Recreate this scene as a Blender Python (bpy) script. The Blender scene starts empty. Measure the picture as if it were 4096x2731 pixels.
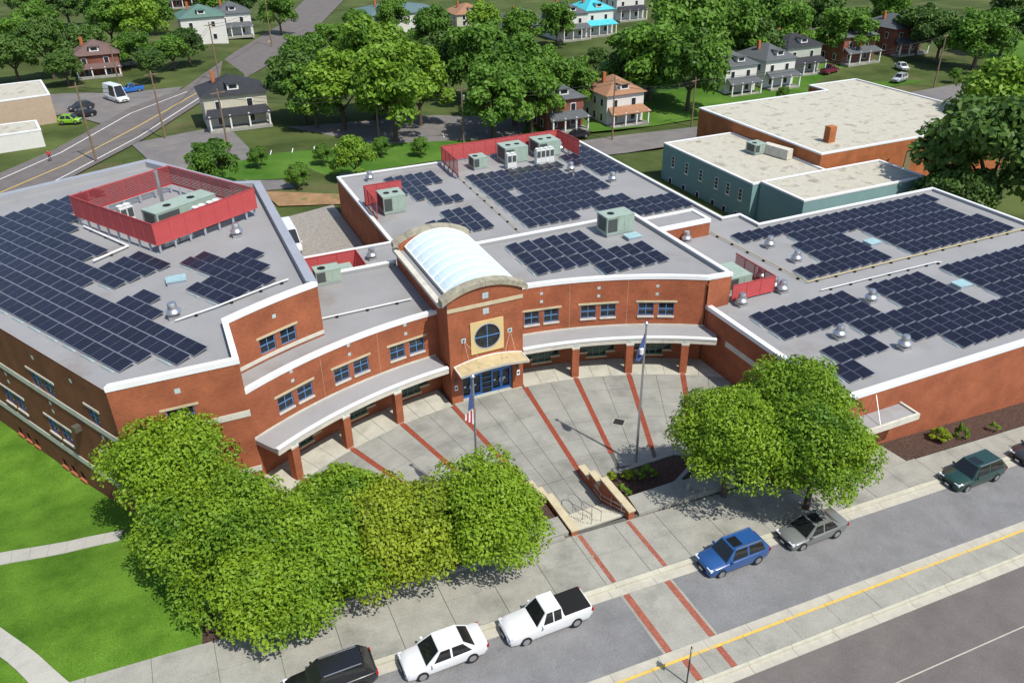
import bpy, math, random
import numpy as np
from mathutils import Matrix, Vector
S = bpy.context.scene
COL = S.collection
# ---------------------------------------------------------------- camera
F, P, RO, T, CH = 3255.8, 0.52353, 0.01678, 0.41574, 38.5
CX, CY = 2048.0, 1365.5
_fw = np.array([0, math.cos(P), -math.sin(P)]); _rt = np.array([1., 0, 0]); _dn = np.cross(_fw, _rt)
_x = math.cos(RO)*_rt+math.sin(RO)*_dn; _y = -math.sin(RO)*_rt+math.cos(RO)*_dn
_Rz = np.array([[math.cos(T), math.sin(T), 0], [-math.sin(T), math.cos(T), 0], [0, 0, 1]])
CX_, CY_, CF_ = _Rz@_x, _Rz@_y, _Rz@_fw
cam = bpy.data.cameras.new('camera'); co = bpy.data.objects.new('camera', cam); COL.objects.link(co)
cam.sensor_width = 36; cam.lens = F/4096*36; cam.clip_start = 1; cam.clip_end = 3000
m = Matrix.Identity(4)
for i in range(3):
    m[i][0] = CX_[i]; m[i][1] = -CY_[i]; m[i][2] = -CF_[i]
m[2][3] = CH
co.matrix_world = m
S.camera = co
# ---------------------------------------------------------------- light
SUN_AZ, SUN_EL = math.radians(-69.4), math.radians(56.2)
sd = Vector((math.cos(SUN_AZ)*math.cos(SUN_EL), math.sin(SUN_AZ)*math.cos(SUN_EL), math.sin(SUN_EL)))
W = bpy.data.worlds.new('World'); S.world = W; W.use_nodes = True
nt = W.node_tree; bg = nt.nodes['Background']
sky = nt.nodes.new('ShaderNodeTexSky'); sky.sky_type = 'NISHITA'; sky.sun_disc = False
sky.sun_elevation = SUN_EL; sky.sun_rotation = math.pi/2-SUN_AZ; sky.air_density = 1.0; sky.dust_density = 1.0; sky.ozone_density = 1.0
nt.links.new(sky.outputs[0], bg.inputs[0]); bg.inputs[1].default_value = 0.13
sl = bpy.data.lights.new('sun', 'SUN'); sl.energy = 4.2; sl.angle = math.radians(0.53); sl.color = (1, .95, .87)
so = bpy.data.objects.new('sun', sl); COL.objects.link(so)
so.rotation_euler = sd.to_track_quat('Z', 'Y').to_euler(); so.location = (0, 0, 80)
S.view_settings.view_transform = 'Standard'; S.view_settings.look = 'None'
S.view_settings.exposure = 0.24; S.view_settings.gamma = 1.0
S.render.engine = 'CYCLES'
# ---------------------------------------------------------------- picking helpers (pixel of the survey photo -> metres)
def ray(x, y): return CX_*((x-CX)/F)+CY_*((y-CY)/F)+CF_
def at(x, y, z=0.):
    d = ray(x, y); t = (z-CH)/d[2]; return np.array([d[0]*t, d[1]*t, z])
def atV(x, y, V): d = ray(x, y); t = V/d[1]; return np.array([d[0]*t, V, CH+d[2]*t])
def atU(x, y, U): d = ray(x, y); t = U/d[0]; return np.array([U, d[1]*t, CH+d[2]*t])
TS = 1100/2350
def tl(t, x, y): return ({'a': 0, 'b': 1000, 'c': 2000, 'd': 2996}[t[1]]+x*TS, {'1': 0, '2': 600, '3': 1250, '4': 1997}[t[0]]+y*TS)
def G(t, x, y, z=0.): return at(*tl(t, x, y), z)
def D(x, y, z=0.): return at(x*1.7415, y*1.7415, z)
def sm(a, b, x):
    t = min(1, max(0, (x-a)/(b-a))); return t*t*(3-2*t)
def street(U): return 1.35-.06*(U-21.5)
def back(U, V=100):
    U = min(170, max(-80, U))
    if U < 20: z = .45
    elif U < 80: z = .45-4.25*(U-20)/60
    elif U < 110: z = -3.8
    else: z = -3.8+1.3*(U-110)/60
    return z
def gz(U, V):
    s = street(max(-45, min(95, U)))
    return s+(back(U, V)-s)*sm(34, 56, V)
def atg(x, y, dz=0.):
    z = 0.
    for _ in range(12):
        p = at(x, y, z); z = gz(p[0], p[1])+dz
    return at(x, y, z)
def Gg(t, x, y, dz=0.): return atg(*tl(t, x, y), dz)
def Dg(x, y, dz=0.): return atg(x*1.7415, y*1.7415, dz)
# ---------------------------------------------------------------- materials
MATS = {}
def _nodes(name):
    m = bpy.data.materials.new(name); m.use_nodes = True; n = m.node_tree
    return m, n, n.nodes['Principled BSDF']
def M(name, col=None, rough=.8, metal=0., var=.12, scale=1.5, col2=None, bump=0., spec=.4, detail=6, stain=None, coat=0, fine=0):
    if name in MATS: return MATS[name]
    m, n, b = _nodes(name); L = n.links.new
    geo = n.nodes.new('ShaderNodeNewGeometry')
    no = n.nodes.new('ShaderNodeTexNoise'); no.inputs['Scale'].default_value = scale; no.inputs['Detail'].default_value = detail; no.inputs['Roughness'].default_value = .6
    L(geo.outputs['Position'], no.inputs['Vector'])
    r = n.nodes.new('ShaderNodeValToRGB'); r.color_ramp.elements[0].position = .3; r.color_ramp.elements[1].position = .7
    c1 = [max(0, c*(1-var)) for c in col]; c2 = col2 or [min(1, c*(1+var)) for c in col]
    r.color_ramp.elements[0].color = (*c1, 1); r.color_ramp.elements[1].color = (*c2, 1)
    L(no.outputs['Fac'], r.inputs['Fac']); out = r.outputs['Color']
    if stain:   # (colour, scale, low, high, amount)
        sc, ss, lo, hi, am = stain
        n2 = n.nodes.new('ShaderNodeTexNoise'); n2.inputs['Scale'].default_value = ss; n2.inputs['Detail'].default_value = 8; n2.inputs['Roughness'].default_value = .65
        L(geo.outputs['Position'], n2.inputs['Vector'])
        r2 = n.nodes.new('ShaderNodeMapRange'); r2.inputs['From Min'].default_value = lo; r2.inputs['From Max'].default_value = hi; r2.inputs['To Max'].default_value = am
        L(n2.outputs['Fac'], r2.inputs['Value'])
        mx = n.nodes.new('ShaderNodeMix'); mx.data_type = 'RGBA'; mx.inputs['B'].default_value = (*sc, 1)
        L(r2.outputs['Result'], mx.inputs['Factor']); L(out, mx.inputs['A']); out = mx.outputs['Result']
    if fine:
        n3 = n.nodes.new('ShaderNodeTexNoise'); n3.inputs['Scale'].default_value = 14; n3.inputs['Detail'].default_value = 3
        L(geo.outputs['Position'], n3.inputs['Vector'])
        r3 = n.nodes.new('ShaderNodeMapRange'); r3.inputs['From Min'].default_value = .3; r3.inputs['From Max'].default_value = .7; r3.inputs['To Min'].default_value = 1-fine; r3.inputs['To Max'].default_value = 1+fine
        L(n3.outputs['Fac'], r3.inputs['Value'])
        mm = n.nodes.new('ShaderNodeVectorMath'); mm.operation = 'SCALE'; L(out, mm.inputs[0]); L(r3.outputs['Result'], mm.inputs['Scale']); out = mm.outputs['Vector']
    L(out, b.inputs['Base Color'])
    b.inputs['Roughness'].default_value = rough; b.inputs['Metallic'].default_value = metal; b.inputs['Specular IOR Level'].default_value = spec
    if coat: b.inputs['Coat Weight'].default_value = coat; b.inputs['Coat Roughness'].default_value = .05
    if bump:
        bp = n.nodes.new('ShaderNodeBump'); bp.inputs['Strength'].default_value = bump; bp.inputs['Distance'].default_value = .05
        nb = n.nodes.new('ShaderNodeTexNoise'); nb.inputs['Scale'].default_value = scale*9; nb.inputs['Detail'].default_value = 4
        L(geo.outputs['Position'], nb.inputs['Vector']); L(nb.outputs['Fac'], bp.inputs['Height']); L(bp.outputs['Normal'], b.inputs['Normal'])
    MATS[name] = m; return m
def brickmat(name, c1, c2, mortar, bw=.215, rh=.075, ms=.011, rough=.85, var=.25):
    if name in MATS: return MATS[name]
    m, n, b = _nodes(name); L = n.links.new
    uv = n.nodes.new('ShaderNodeUVMap'); geo = n.nodes.new('ShaderNodeNewGeometry')
    bt = n.nodes.new('ShaderNodeTexBrick'); bt.inputs['Scale'].default_value = 1
    bt.inputs['Brick Width'].default_value = bw; bt.inputs['Row Height'].default_value = rh; bt.inputs['Mortar Size'].default_value = ms; bt.inputs['Mortar Smooth'].default_value = .2; bt.inputs['Bias'].default_value = -.1
    bt.inputs['Color1'].default_value = (*c1, 1); bt.inputs['Color2'].default_value = (*c2, 1); bt.inputs['Mortar'].default_value = (*mortar, 1)
    L(uv.outputs[0], bt.inputs['Vector'])
    no = n.nodes.new('ShaderNodeTexNoise'); no.inputs['Scale'].default_value = .6; no.inputs['Detail'].default_value = 7; L(geo.outputs['Position'], no.inputs['Vector'])
    mr = n.nodes.new('ShaderNodeMapRange'); mr.inputs['From Min'].default_value = .25; mr.inputs['From Max'].default_value = .75; mr.inputs['To Min'].default_value = 1-var; mr.inputs['To Max'].default_value = 1+var
    L(no.outputs['Fac'], mr.inputs['Value'])
    mm = n.nodes.new('ShaderNodeVectorMath'); mm.operation = 'SCALE'; L(bt.outputs['Color'], mm.inputs[0]); L(mr.outputs['Result'], mm.inputs['Scale'])
    L(mm.outputs['Vector'], b.inputs['Base Color'])
    bp = n.nodes.new('ShaderNodeBump'); bp.inputs['Strength'].default_value = .5; bp.inputs['Distance'].default_value = .01; bp.invert = True
    L(bt.outputs['Fac'], bp.inputs['Height']); L(bp.outputs['Normal'], b.inputs['Normal'])
    b.inputs['Roughness'].default_value = rough; b.inputs['Specular IOR Level'].default_value = .25
    MATS[name] = m; return m
def leafmat(name, c1, c2, trans=.35, scale=.5):
    if name in MATS: return MATS[name]
    m, n, b = _nodes(name); L = n.links.new
    geo = n.nodes.new('ShaderNodeNewGeometry'); no = n.nodes.new('ShaderNodeTexNoise'); no.inputs['Scale'].default_value = scale; no.inputs['Detail'].default_value = 5
    L(geo.outputs['Position'], no.inputs['Vector'])
    at_ = n.nodes.new('ShaderNodeAttribute'); at_.attribute_name = 'rnd'
    oi = n.nodes.new('ShaderNodeObjectInfo')
    ad = n.nodes.new('ShaderNodeMath'); ad.operation = 'MULTIPLY_ADD'; ad.inputs[1].default_value = .55; L(at_.outputs['Fac'], ad.inputs[0]); L(no.outputs['Fac'], ad.inputs[2])
    a2 = n.nodes.new('ShaderNodeMath'); a2.operation = 'MULTIPLY_ADD'; a2.inputs[1].default_value = .3; L(oi.outputs['Random'], a2.inputs[0]); L(ad.outputs[0], a2.inputs[2])
    r = n.nodes.new('ShaderNodeValToRGB'); r.color_ramp.elements[0].position = .45; r.color_ramp.elements[1].position = 1.15 if False else 1.0
    r.color_ramp.elements[0].color = (*c1, 1); r.color_ramp.elements[1].color = (*c2, 1)
    L(a2.outputs[0], r.inputs['Fac']); L(r.outputs['Color'], b.inputs['Base Color'])
    b.inputs['Roughness'].default_value = .55; b.inputs['Specular IOR Level'].default_value = .3
    tr = n.nodes.new('ShaderNodeBsdfTranslucent'); L(r.outputs['Color'], tr.inputs['Color'])
    mx = n.nodes.new('ShaderNodeMixShader'); mx.inputs[0].default_value = trans
    L(b.outputs[0], mx.inputs[1]); L(tr.outputs[0], mx.inputs[2]); L(mx.outputs[0], n.nodes['Material Output'].inputs['Surface'])
    MATS[name] = m; return m
# ---------------------------------------------------------------- mesh builder
class MB:
    def __init__(s): s.v = []; s.f = []; s.uv = []
    def face(s, pts, uv=None):
        i = len(s.v); s.v += [tuple(float(c) for c in p) for p in pts]; s.f.append(tuple(range(i, i+len(pts)))); s.uv.append(uv)
    def box(s, c, d, rz=0, uvs=True, taper=1.):
        cs, sn = math.cos(rz), math.sin(rz); x, y, z = d[0]/2, d[1]/2, d[2]/2
        def q(a, b, e):
            k = taper if e > 0 else 1.
            a, b = a*k, b*k
            return (c[0]+a*cs-b*sn, c[1]+a*sn+b*cs, c[2]+e)
        i = len(s.v)
        s.v += [q(-x, -y, -z), q(x, -y, -z), q(x, y, -z), q(-x, y, -z), q(-x, -y, z), q(x, -y, z), q(x, y, z), q(-x, y, z)]
        for f, w, h in (((0, 3, 2, 1), y, x), ((4, 5, 6, 7), x, y), ((0, 1, 5, 4), x, z), ((1, 2, 6, 5), y, z), ((2, 3, 7, 6), x, z), ((3, 0, 4, 7), y, z)):
            s.f.append(tuple(i+k for k in f)); b = c[2] if h == z else 0
            s.uv.append([(-w, b-h), (w, b-h), (w, b+h), (-w, b+h)])
        return s
    def bx(s, x0, x1, y0, y1, z0, z1): return s.box(((x0+x1)/2, (y0+y1)/2, (z0+z1)/2), (x1-x0, y1-y0, z1-z0))
    def prism(s, poly, z0, z1, bottom=True, zf=None):
        n = len(poly)
        a = sum(poly[i][0]*poly[(i+1) % n][1]-poly[(i+1) % n][0]*poly[i][1] for i in range(n))
        if a < 0: poly = poly[::-1]
        Z1 = (lambda p: z1) if zf is None else (lambda p: zf(p[0], p[1])+z1)
        Z0 = (lambda p: z0) if zf is None else (lambda p: zf(p[0], p[1])+z0)
        s.face([(p[0], p[1], Z1(p)) for p in poly], [(p[0], p[1]) for p in poly])
        if bottom: s.face([(p[0], p[1], Z0(p)) for p in poly[::-1]], [(p[0], p[1]) for p in poly[::-1]])
        d = 0
        for i in range(n):
            p, q = poly[i], poly[(i+1) % n]; l = math.hypot(q[0]-p[0], q[1]-p[1])
            s.face([(p[0], p[1], Z0(p)), (q[0], q[1], Z0(q)), (q[0], q[1], Z1(q)), (p[0], p[1], Z1(p))], [(d, Z0(p)), (d+l, Z0(q)), (d+l, Z1(q)), (d, Z1(p))]); d += l
        return s
    def bar(s, a, b, w, h=None, up=(0, 0, 1)):
        h = h or w; a = Vector(a); b = Vector(b); d = (b-a).normalized(); u = Vector(up)
        if abs(d.dot(u)) > .98: u = Vector((1, 0, 0))
        r = d.cross(u).normalized(); u = r.cross(d); r = r*w/2; u = u*h/2
        i = len(s.v)
        for p in (a, b):
            for k in (-r-u, r-u, r+u, -r+u): s.v.append(tuple(p+k))
        L = (b-a).length
        for f in ((3, 2, 1, 0), (4, 5, 6, 7), (0, 1, 5, 4), (1, 2, 6, 5), (2, 3, 7, 6), (3, 0, 4, 7)):
            s.f.append(tuple(i+k for k in f)); s.uv.append([(0, 0), (w, 0), (w, L), (0, L)])
        return s
    def tube(s, pts, r, n=8, cap=True):
        rs = r if hasattr(r, '__len__') else [r]*len(pts)
        pts = [Vector(p) for p in pts]; base = len(s.v); pu = None
        for k, p in enumerate(pts):
            d = (pts[min(k+1, len(pts)-1)]-pts[max(k-1, 0)]).normalized()
            u = pu if pu is not None and abs(d.dot(pu)) < .9 else (Vector((0, 0, 1)) if abs(d.z) < .9 else Vector((1, 0, 0)))
            x = d.cross(u).normalized(); u = x.cross(d); pu = u
            for j in range(n):
                a = 2*math.pi*j/n; s.v.append(tuple(p+(x*math.cos(a)+u*math.sin(a))*rs[k]))
        for k in range(len(pts)-1):
            for j in range(n):
                a = base+k*n+j; b = base+k*n+(j+1) % n
                s.f.append((a, b, b+n, a+n)); s.uv.append(None)
        if cap:
            s.f.append(tuple(base+j for j in range(n))[::-1]); s.uv.append(None)
            e = base+(len(pts)-1)*n; s.f.append(tuple(e+j for j in range(n))); s.uv.append(None)
        return s
    def lathe(s, c, prof, n=16):
        base = len(s.v)
        for r, z in prof:
            for j in range(n): a = 2*math.pi*j/n; s.v.append((c[0]+r*math.cos(a), c[1]+r*math.sin(a), c[2]+z))
        for k in range(len(prof)-1):
            for j in range(n):
                a = base+k*n+j; b = base+k*n+(j+1) % n
                s.f.append((a, b, b+n, a+n)); s.uv.append(None)
        s.f.append(tuple(base+j for j in range(n))[::-1]); s.uv.append(None)
        e = base+(len(prof)-1)*n; s.f.append(tuple(e+j for j in range(n))); s.uv.append(None)
        return s
    def loft(s, rings, close=True, cap=True):
        n = len(rings[0]); base = len(s.v)
        for r in rings: s.v += [tuple(float(c) for c in p) for p in r]
        for k in range(len(rings)-1):
            for j in range(n if close else n-1):
                a = base+k*n+j; b = base+k*n+(j+1) % n
                s.f.append((a, b, b+n, a+n)); s.uv.append(None)
        if cap:
            s.f.append(tuple(base+j for j in range(n))[::-1]); s.uv.append(None)
            e = base+(len(rings)-1)*n; s.f.append(tuple(e+j for j in range(n))); s.uv.append(None)
        return s
    def mesh(s, name, mat, smooth=False, angle=35):
        me = bpy.data.meshes.new(name); me.from_pydata(s.v, [], s.f)
        if any(u is not None for u in s.uv):
            ul = me.uv_layers.new(name='UVMap'); d = []
            for f, u in zip(s.f, s.uv):
                for k in range(len(f)): d += (u[k] if u else (0, 0))
            ul.data.foreach_set('uv', d)
        me.materials.append(mat)
        if smooth:
            me.shade_smooth()
            try: me.set_sharp_from_angle(angle=math.radians(angle))
            except Exception: pass
        me.update(); return me
    def build(s, name, mat, parent=None, smooth=False, world=True, angle=35):
        return add(name, s.mesh(name, mat, smooth, angle), parent, world)
def add(name, me, parent=None, world=True, loc=None, rz=0):
    o = bpy.data.objects.new(name, me); COL.objects.link(o)
    if loc is not None: o.location = loc; o.rotation_euler = (0, 0, rz)
    if parent is not None:
        o.parent = parent
        if world: o.matrix_parent_inverse = wm(parent).inverted()
    return o
def wm(o):
    m = Matrix.LocRotScale(o.location, o.rotation_euler, o.scale)
    return m if o.parent is None else wm(o.parent)@o.matrix_parent_inverse@m
def thing(name, label, cat, loc=(0, 0, 0), rz=0, group=None):
    o = bpy.data.objects.new(name, None); COL.objects.link(o); o.empty_display_size = .3
    o.location = [float(c) for c in loc]; o.rotation_euler = (0, 0, rz); return tag(o, label, cat, group)
def tag(o, label, cat, group=None, kind=None):
    if label: o['label'] = label
    if cat: o['category'] = cat
    if group: o['group'] = group
    if kind: o['kind'] = kind
    return o
def struct(o, label=None): o['kind'] = 'structure'; o['label'] = label if label else o.name.replace('_', ' '); return o
def copytree(o, parent=None):
    c = o.copy(); COL.objects.link(c); c.parent = parent
    for ch in o.children: copytree(ch, c)
    return c
def inst(proto, loc, rz, label, group=None, scale=1.):
    c = copytree(proto); c.location = [float(k) for k in loc]; c.rotation_euler = (0, 0, rz); c.scale = (scale,)*3 if not hasattr(scale, '__len__') else scale
    c['label'] = label
    if group: c['group'] = group
    return c
def hide_proto(o):
    for ch in list(o.children): hide_proto(ch)
    bpy.data.objects.remove(o)
# ================================================================ SETTING
def ats(x, y, dz=0.):
    d = ray(x, y); t = (1.35+dz+.06*21.5-CH)/(d[2]+.06*d[0]); return np.array([d[0]*t, d[1]*t, CH+d[2]*t])
K4 = 1100/1343
def q4(t, x, y): return ({'b': 1000, 'c': 2000, 'd': 2996}[t]+x*K4, 1997+y*K4)
def SZ(U, V=0): return street(U)
grass = M('grass', (.07, .17, .014), .95, var=.3, scale=.35, col2=(.12, .235, .025), bump=.5, spec=.1, stain=((.16, .15, .05), .22, .6, .8, .55), fine=.3)
grassb = M('grass_far', (.05, .15, .015), .95, var=.3, scale=.12, col2=(.10, .19, .03), bump=.3, spec=.1, stain=((.15, .13, .06), .1, .6, .75, .5), fine=.2)
woodfloor = M('undergrowth', (.05, .08, .02), .95, var=.4, scale=.08, col2=(.10, .13, .04), spec=.1, stain=((.15, .12, .07), .05, .55, .7, .6), fine=.25)
conc = M('concrete', (.30, .295, .255), .85, var=.13, scale=.9, bump=.15, stain=((.15, .15, .13), .35, .52, .72, .65), fine=.12)
concl = M('concrete_light', (.47, .455, .36), .85, var=.1, scale=1.2, bump=.1, stain=((.28, .27, .22), .8, .55, .75, .5), fine=.08)
concg = M('concrete_gutter', (.43, .41, .34), .85, var=.1, scale=1.2, stain=((.25, .24, .2), .9, .55, .75, .5), fine=.08)
asph = M('asphalt', (.185, .185, .185), .9, var=.13, scale=.6, bump=.2, stain=((.10, .10, .10), .28, .55, .75, .6), fine=.18)
asphd = M('asphalt_dark', (.135, .12, .112), .9, var=.15, scale=.5, bump=.2, stain=((.15, .14, .13), .2, .5, .7, .5), fine=.15)
asphb = M('asphalt_old', (.16, .15, .145), .9, var=.15, scale=.4, bump=.2, stain=((.24, .21, .18), .12, .5, .7, .6), fine=.12)
mulch = M('mulch', (.055, .03, .022), .95, var=.45, scale=7, col2=(.12, .07, .05), bump=.8, fine=.3)
dirt = M('dirt', (.28, .17, .085), .95, var=.25, scale=.6, bump=.4, stain=((.10, .14, .03), .5, .55, .7, .8), fine=.15)
gravel = M('gravel', (.28, .26, .23), .95, var=.25, scale=3, bump=.6, fine=.25)
paint = M('road_paint', (.75, .75, .72), .7, var=.15, scale=4)
painty = M('paint_yellow', (.62, .42, .08), .7, var=.15, scale=3, stain=((.4, .37, .28), 1.2, .5, .65, .7))
paintg = M('paint_green', (.12, .5, .2), .7, var=.1, scale=3)
paver = brickmat('paver_brick', (.30, .065, .03), (.38, .10, .05), (.2, .12, .08), .2, .1, .008)
pav1 = M('paver_red', (.30, .065, .032), .85, var=.3, scale=5, fine=.2)
DARK = M('joint_dark', (.10, .095, .085), .9)

def sheet(name, poly, zf, mat, dz=0., label=None, sub=None):
    """a draped sheet with a polygon outline (fan of the polygon, or a strip given as two matching edges)"""
    b = MB()
    if sub:
        A, B = poly
        for i in range(len(A)-1):
            q = [A[i], A[i+1], B[i+1], B[i]]
            b.face([(p[0], p[1], zf(p[0], p[1])+dz) for p in q])
    else: b.face([(p[0], p[1], zf(p[0], p[1])+dz) for p in poly])
    return struct(b.build(name, mat), label)
# --- the ground to the horizon
us = sorted(set(list(np.arange(-60, 200, 4.))+list(np.arange(-1000, -60, 60.))+list(np.arange(200, 1401, 60.))+[1.5, 42.]))
vs = sorted(set(list(np.arange(-40, 260, 4.))+list(np.arange(260, 1600, 60.))+[33.5, 34.6, 56.5, 65.]))
b = MB(); nu = len(us)
for v in vs:
    for u in us:
        z = gz(u, v)-(.4 if v < 34.55 else .12)
        if 1.4 < u < 60 and 34.55 < v < 66: z = -1.2
        elif -30 < u < 10 and 57 < v < 82 : z = min(z, .2)
        b.v.append((u, v, z))
for j in range(len(vs)-1):
    for i in range(nu-1):
        a = j*nu+i; b.f.append((a, a+1, a+1+nu, a+nu)); b.uv.append(None)
struct(b.build('ground', woodfloor), 'ground of grass and undergrowth')
# --- front streets
U0, U1 = -22, 70
def strip(name, v0, v1, mat, dz, u0=U0, u1=U1, label=None): return sheet(name, [(u0, v0), (u1, v0), (u1, v1), (u0, v1)], SZ, mat, dz, label)
strip('street', 24.0, 28.75, asph, -.15, label='grey asphalt street with parked cars')
strip('lower_road', -12, 21.2, asphd, -.17, label='dark worn asphalt road')
wl = strip('lane_line', 17.76, 17.83, concg, -.162); wl['label'] = 'thin white lane line on dark road'
def pieces(parent, name, v0, v1, z0, z1, mat, pitch, u0=U0, u1=U1, gap=.02, off=0, skip=None):
    u = u0+off
    me = None
    while u < u1:
        b = MB(); a, e = u+gap/2, u+pitch-gap/2
        if not (skip and skip(a, e)):
            b.prism([(a, v0), (e, v0), (e, v1), (a, v1)], z0, z1+random.uniform(-.004, .004), zf=SZ); b.build(name, mat, parent)
        u += pitch
random.seed(3)
cb = strip('curb_base', 28.7, 29.72, DARK, -.17); cb['label'] = 'dark bed under the curb and gutter'
pieces(cb, 'gutter_slab', 28.72, 29.32, -.25, -.135, concg, 3.1, off=.6)
pieces(cb, 'curb_stone', 29.335, 29.66, -.25, .0, concl, 3.1, off=1.2)
sw = strip('sidewalk', 29.6, 34.55, DARK, -.06, label='concrete sidewalk in front of the school')
for v0, v1 in ((29.68, 32.05), (32.05, 34.2)):
    pieces(sw, 'slab', v0+.01, v1-.01, -.12, 0, conc, 3.12, u0=-15.3, u1=62, gap=.03, skip=lambda a, e: (a > 46.4 and v0 > 30))
md = strip('median', 21.2, 24.15, DARK, -.165, label='narrow raised concrete median')
pieces(md, 'gutter_slab', 21.2, 21.72, -.25, -.14, concg, 3.0, off=.3)
pieces(md, 'curb_stone', 21.73, 21.9, -.25, .0, concl, 3.0, off=.3)
pieces(md, 'slab', 21.915, 23.33, -.25, -.005, conc, 3.0, off=1.2)
pieces(md, 'yellow_curb', 23.34, 23.5, -.25, .005, painty, 3.0, off=1.2)
pieces(md, 'gutter_slab', 23.51, 24.15, -.25, -.135, concg, 3.0, off=2.)
# crosswalk of concrete between two brick bands
cwk = strip('crosswalk', 24.16, 28.71, conc, -.145, 19.4, 23.05, 'concrete crosswalk between brick bands')
def brickband(name, p0, p1, w, zf, dz, parent, across=3):
    b = MB(); p0 = np.array(p0[:2], float); p1 = np.array(p1[:2], float); L = np.hypot(*(p1-p0)); d = (p1-p0)/L; n = np.array([-d[1], d[0]])
    rows = int(L/.105); bw = w/across
    for r in range(rows):
        for c in range(-1, across):
            a0 = c*bw+(bw/2 if r % 2 else 0); a1 = min(a0+bw-.012, w); a0 = max(a0, 0)
            if a1-a0 < .03: continue
            s0 = r*L/rows; s1 = (r+1)*L/rows-.012
            q = [p0+d*s0+n*(a0-w/2), p0+d*s1+n*(a0-w/2), p0+d*s1+n*(a1-w/2), p0+d*s0+n*(a1-w/2)]
            j = random.uniform(-.003, .003)
            zz = [zf(k[0], k[1])+dz+j for k in q]
            b.face([(k[0], k[1], z) for k, z in zip(q, zz)][::-1] if False else [(k[0], k[1], z) for k, z in zip(q, zz)])
    o = b.build(name, pav1, parent); o['kind'] = 'stuff'; o['label'] = 'band of red paving bricks'; return o
for u in (19.78, 22.68): brickband('brick_band', (u, 24.17), (u, 28.7), .42, SZ, -.138, cwk)
for u in (20.2, 22.45): brickband('brick_band', (u, 21.92), (u, 23.33), .4, SZ, .003, md)
for u in (19.55, 23.2): brickband('brick_band', (u, 29.7), (u, 34.1), .32, SZ, .006, sw)
# apron of pale concrete by the right wing's door
ap = [ats(*p) for p in ((3300+600*.6137, 1500+520*.6137), (3300+445*.6137, 1500+408*.6137))]
b = MB(); b.prism([(39.3, 34.2), (45.2, 34.2), (45.4, 34.5), (39.3, 34.5)], -.1, .01, zf=SZ); struct(b.build('door_apron', conc), 'pale concrete apron at the green side door')
# mulch strip along the right wing
b = MB(); b.prism([(46.3, 32.1), (66, 32.1), (66, 34.5), (46.0, 34.5)], -.2, .04, zf=SZ); struct(b.build('mulch_bed', mulch), 'brown mulch bed along the long brick wall')
# --- left lawn with two curving paths
nn = 16
b = MB()
lu = np.linspace(-48, 2.0, 26); lv = np.linspace(29.75, 74, 30)
for v in lv:
    for u in lu: b.v.append((u, v, gz(u, v)+(-.03 if v < 34.3 and u > -15.4 else .0)))
for j in range(len(lv)-1):
    for i in range(len(lu)-1): a = j*26+i; b.f.append((a, a+1, a+27, a+26)); b.uv.append(None)
struct(b.build('lawn', grass, smooth=True), 'mown green lawn beside the left wing')
def path(name, top, bot, label, n=14):
    A = [Gg('4a', *p) for p in top]; B = [Gg('4a', *p) for p in bot]
    def res(P):
        P = np.array([p[:2] for p in P]); t = np.r_[0, np.cumsum(np.hypot(*np.diff(P, axis=0).T))]; q = np.linspace(0, t[-1], n); return np.stack([np.interp(q, t, P[:, k]) for k in (0, 1)], 1)
    A, B = res(A), res(B)
    base = sheet(name, (A, B), gz, DARK, .02, label, sub=True)
    for i in range(n-1):
        q = [A[i], A[i+1], B[i+1], B[i]]; c = sum(q)/4; q = [c+(k-c)*.988 for k in q]
        MB().prism(q, -.1, .06, zf=gz).build('slab', M('concrete_path', (.42, .41, .36), .85, var=.08, scale=1, fine=.08), base)
path('lawn_path', [(-400, 560), (0, 455), (330, 405), (560, 365), (760, 320), (1060, 262)], [(-400, 660), (0, 560), (330, 505), (560, 460), (760, 410), (1020, 355)], 'straight pale concrete path crossing the lawn', 10)
path('curved_path', [(-300, 900), (0, 1090), (120, 1175), (300, 1300), (450, 1440), (600, 1570), (700, 1680)], [(-300, 1150), (0, 1345), (100, 1420), (180, 1500), (250, 1570), (330, 1680)], 'curved concrete path in the lawn corner', 10)
# --- tree beds
bedz = lambda u, v: street(u)
bl = [(-3.4, 34.15), (18.6, 34.15), (18.9, 35.2), (18.9, 39.6), (14, 39.9), (8, 39.2), (2, 38.5), (-2.5, 40.2)]
MB().prism(bl, -2.6, .05, zf=bedz).build('tree_bed', mulch)
struct(bpy.data.objects['tree_bed'], 'dark mulch bed under the left row of trees')
k0 = bpy.data.objects['tree_bed']
for u in np.arange(1.4, 18.4, 3.1): MB().prism([(u, 34.0), (min(u+3.06, 18.5), 34.0), (min(u+3.06, 18.5), 34.3), (u, 34.3)], -.2, .22, zf=bedz).build('bed_curb', conc, k0)
br = [(27.5+6.8, 33.2), (35.5, 32.4), (37, 32.3), (39.2, 32.9), (41.2, 33.7), (41.2, 38.6), (37.5, 39.0), (34.6, 36.2)]
o = MB().prism(br, -2, .05, zf=bedz).build('tree_bed', mulch); struct(o, 'dark mulch bed under the right-hand trees')
def curbline(pts, zf, w, z0, z1, parent, mat=conc, name='bed_curb'):
    pts = [np.array(p[:2], float) for p in pts]
    for i in range(len(pts)-1):
        a, c = pts[i], pts[i+1]; d = (c-a)/np.hypot(*(c-a)); n = np.array([-d[1], d[0]])*w/2; c = c-d*.015
        MB().prism([a-n, c-n, c+n, a+n], z0, z1, zf=zf).build(name, mat, parent)
curbline([(34.2, 34.4), (34.3, 33.2), (35.5, 32.35), (37, 32.2), (39.2, 32.8), (41.2, 33.6)], bedz, .28, -.2, .2, o)
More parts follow.
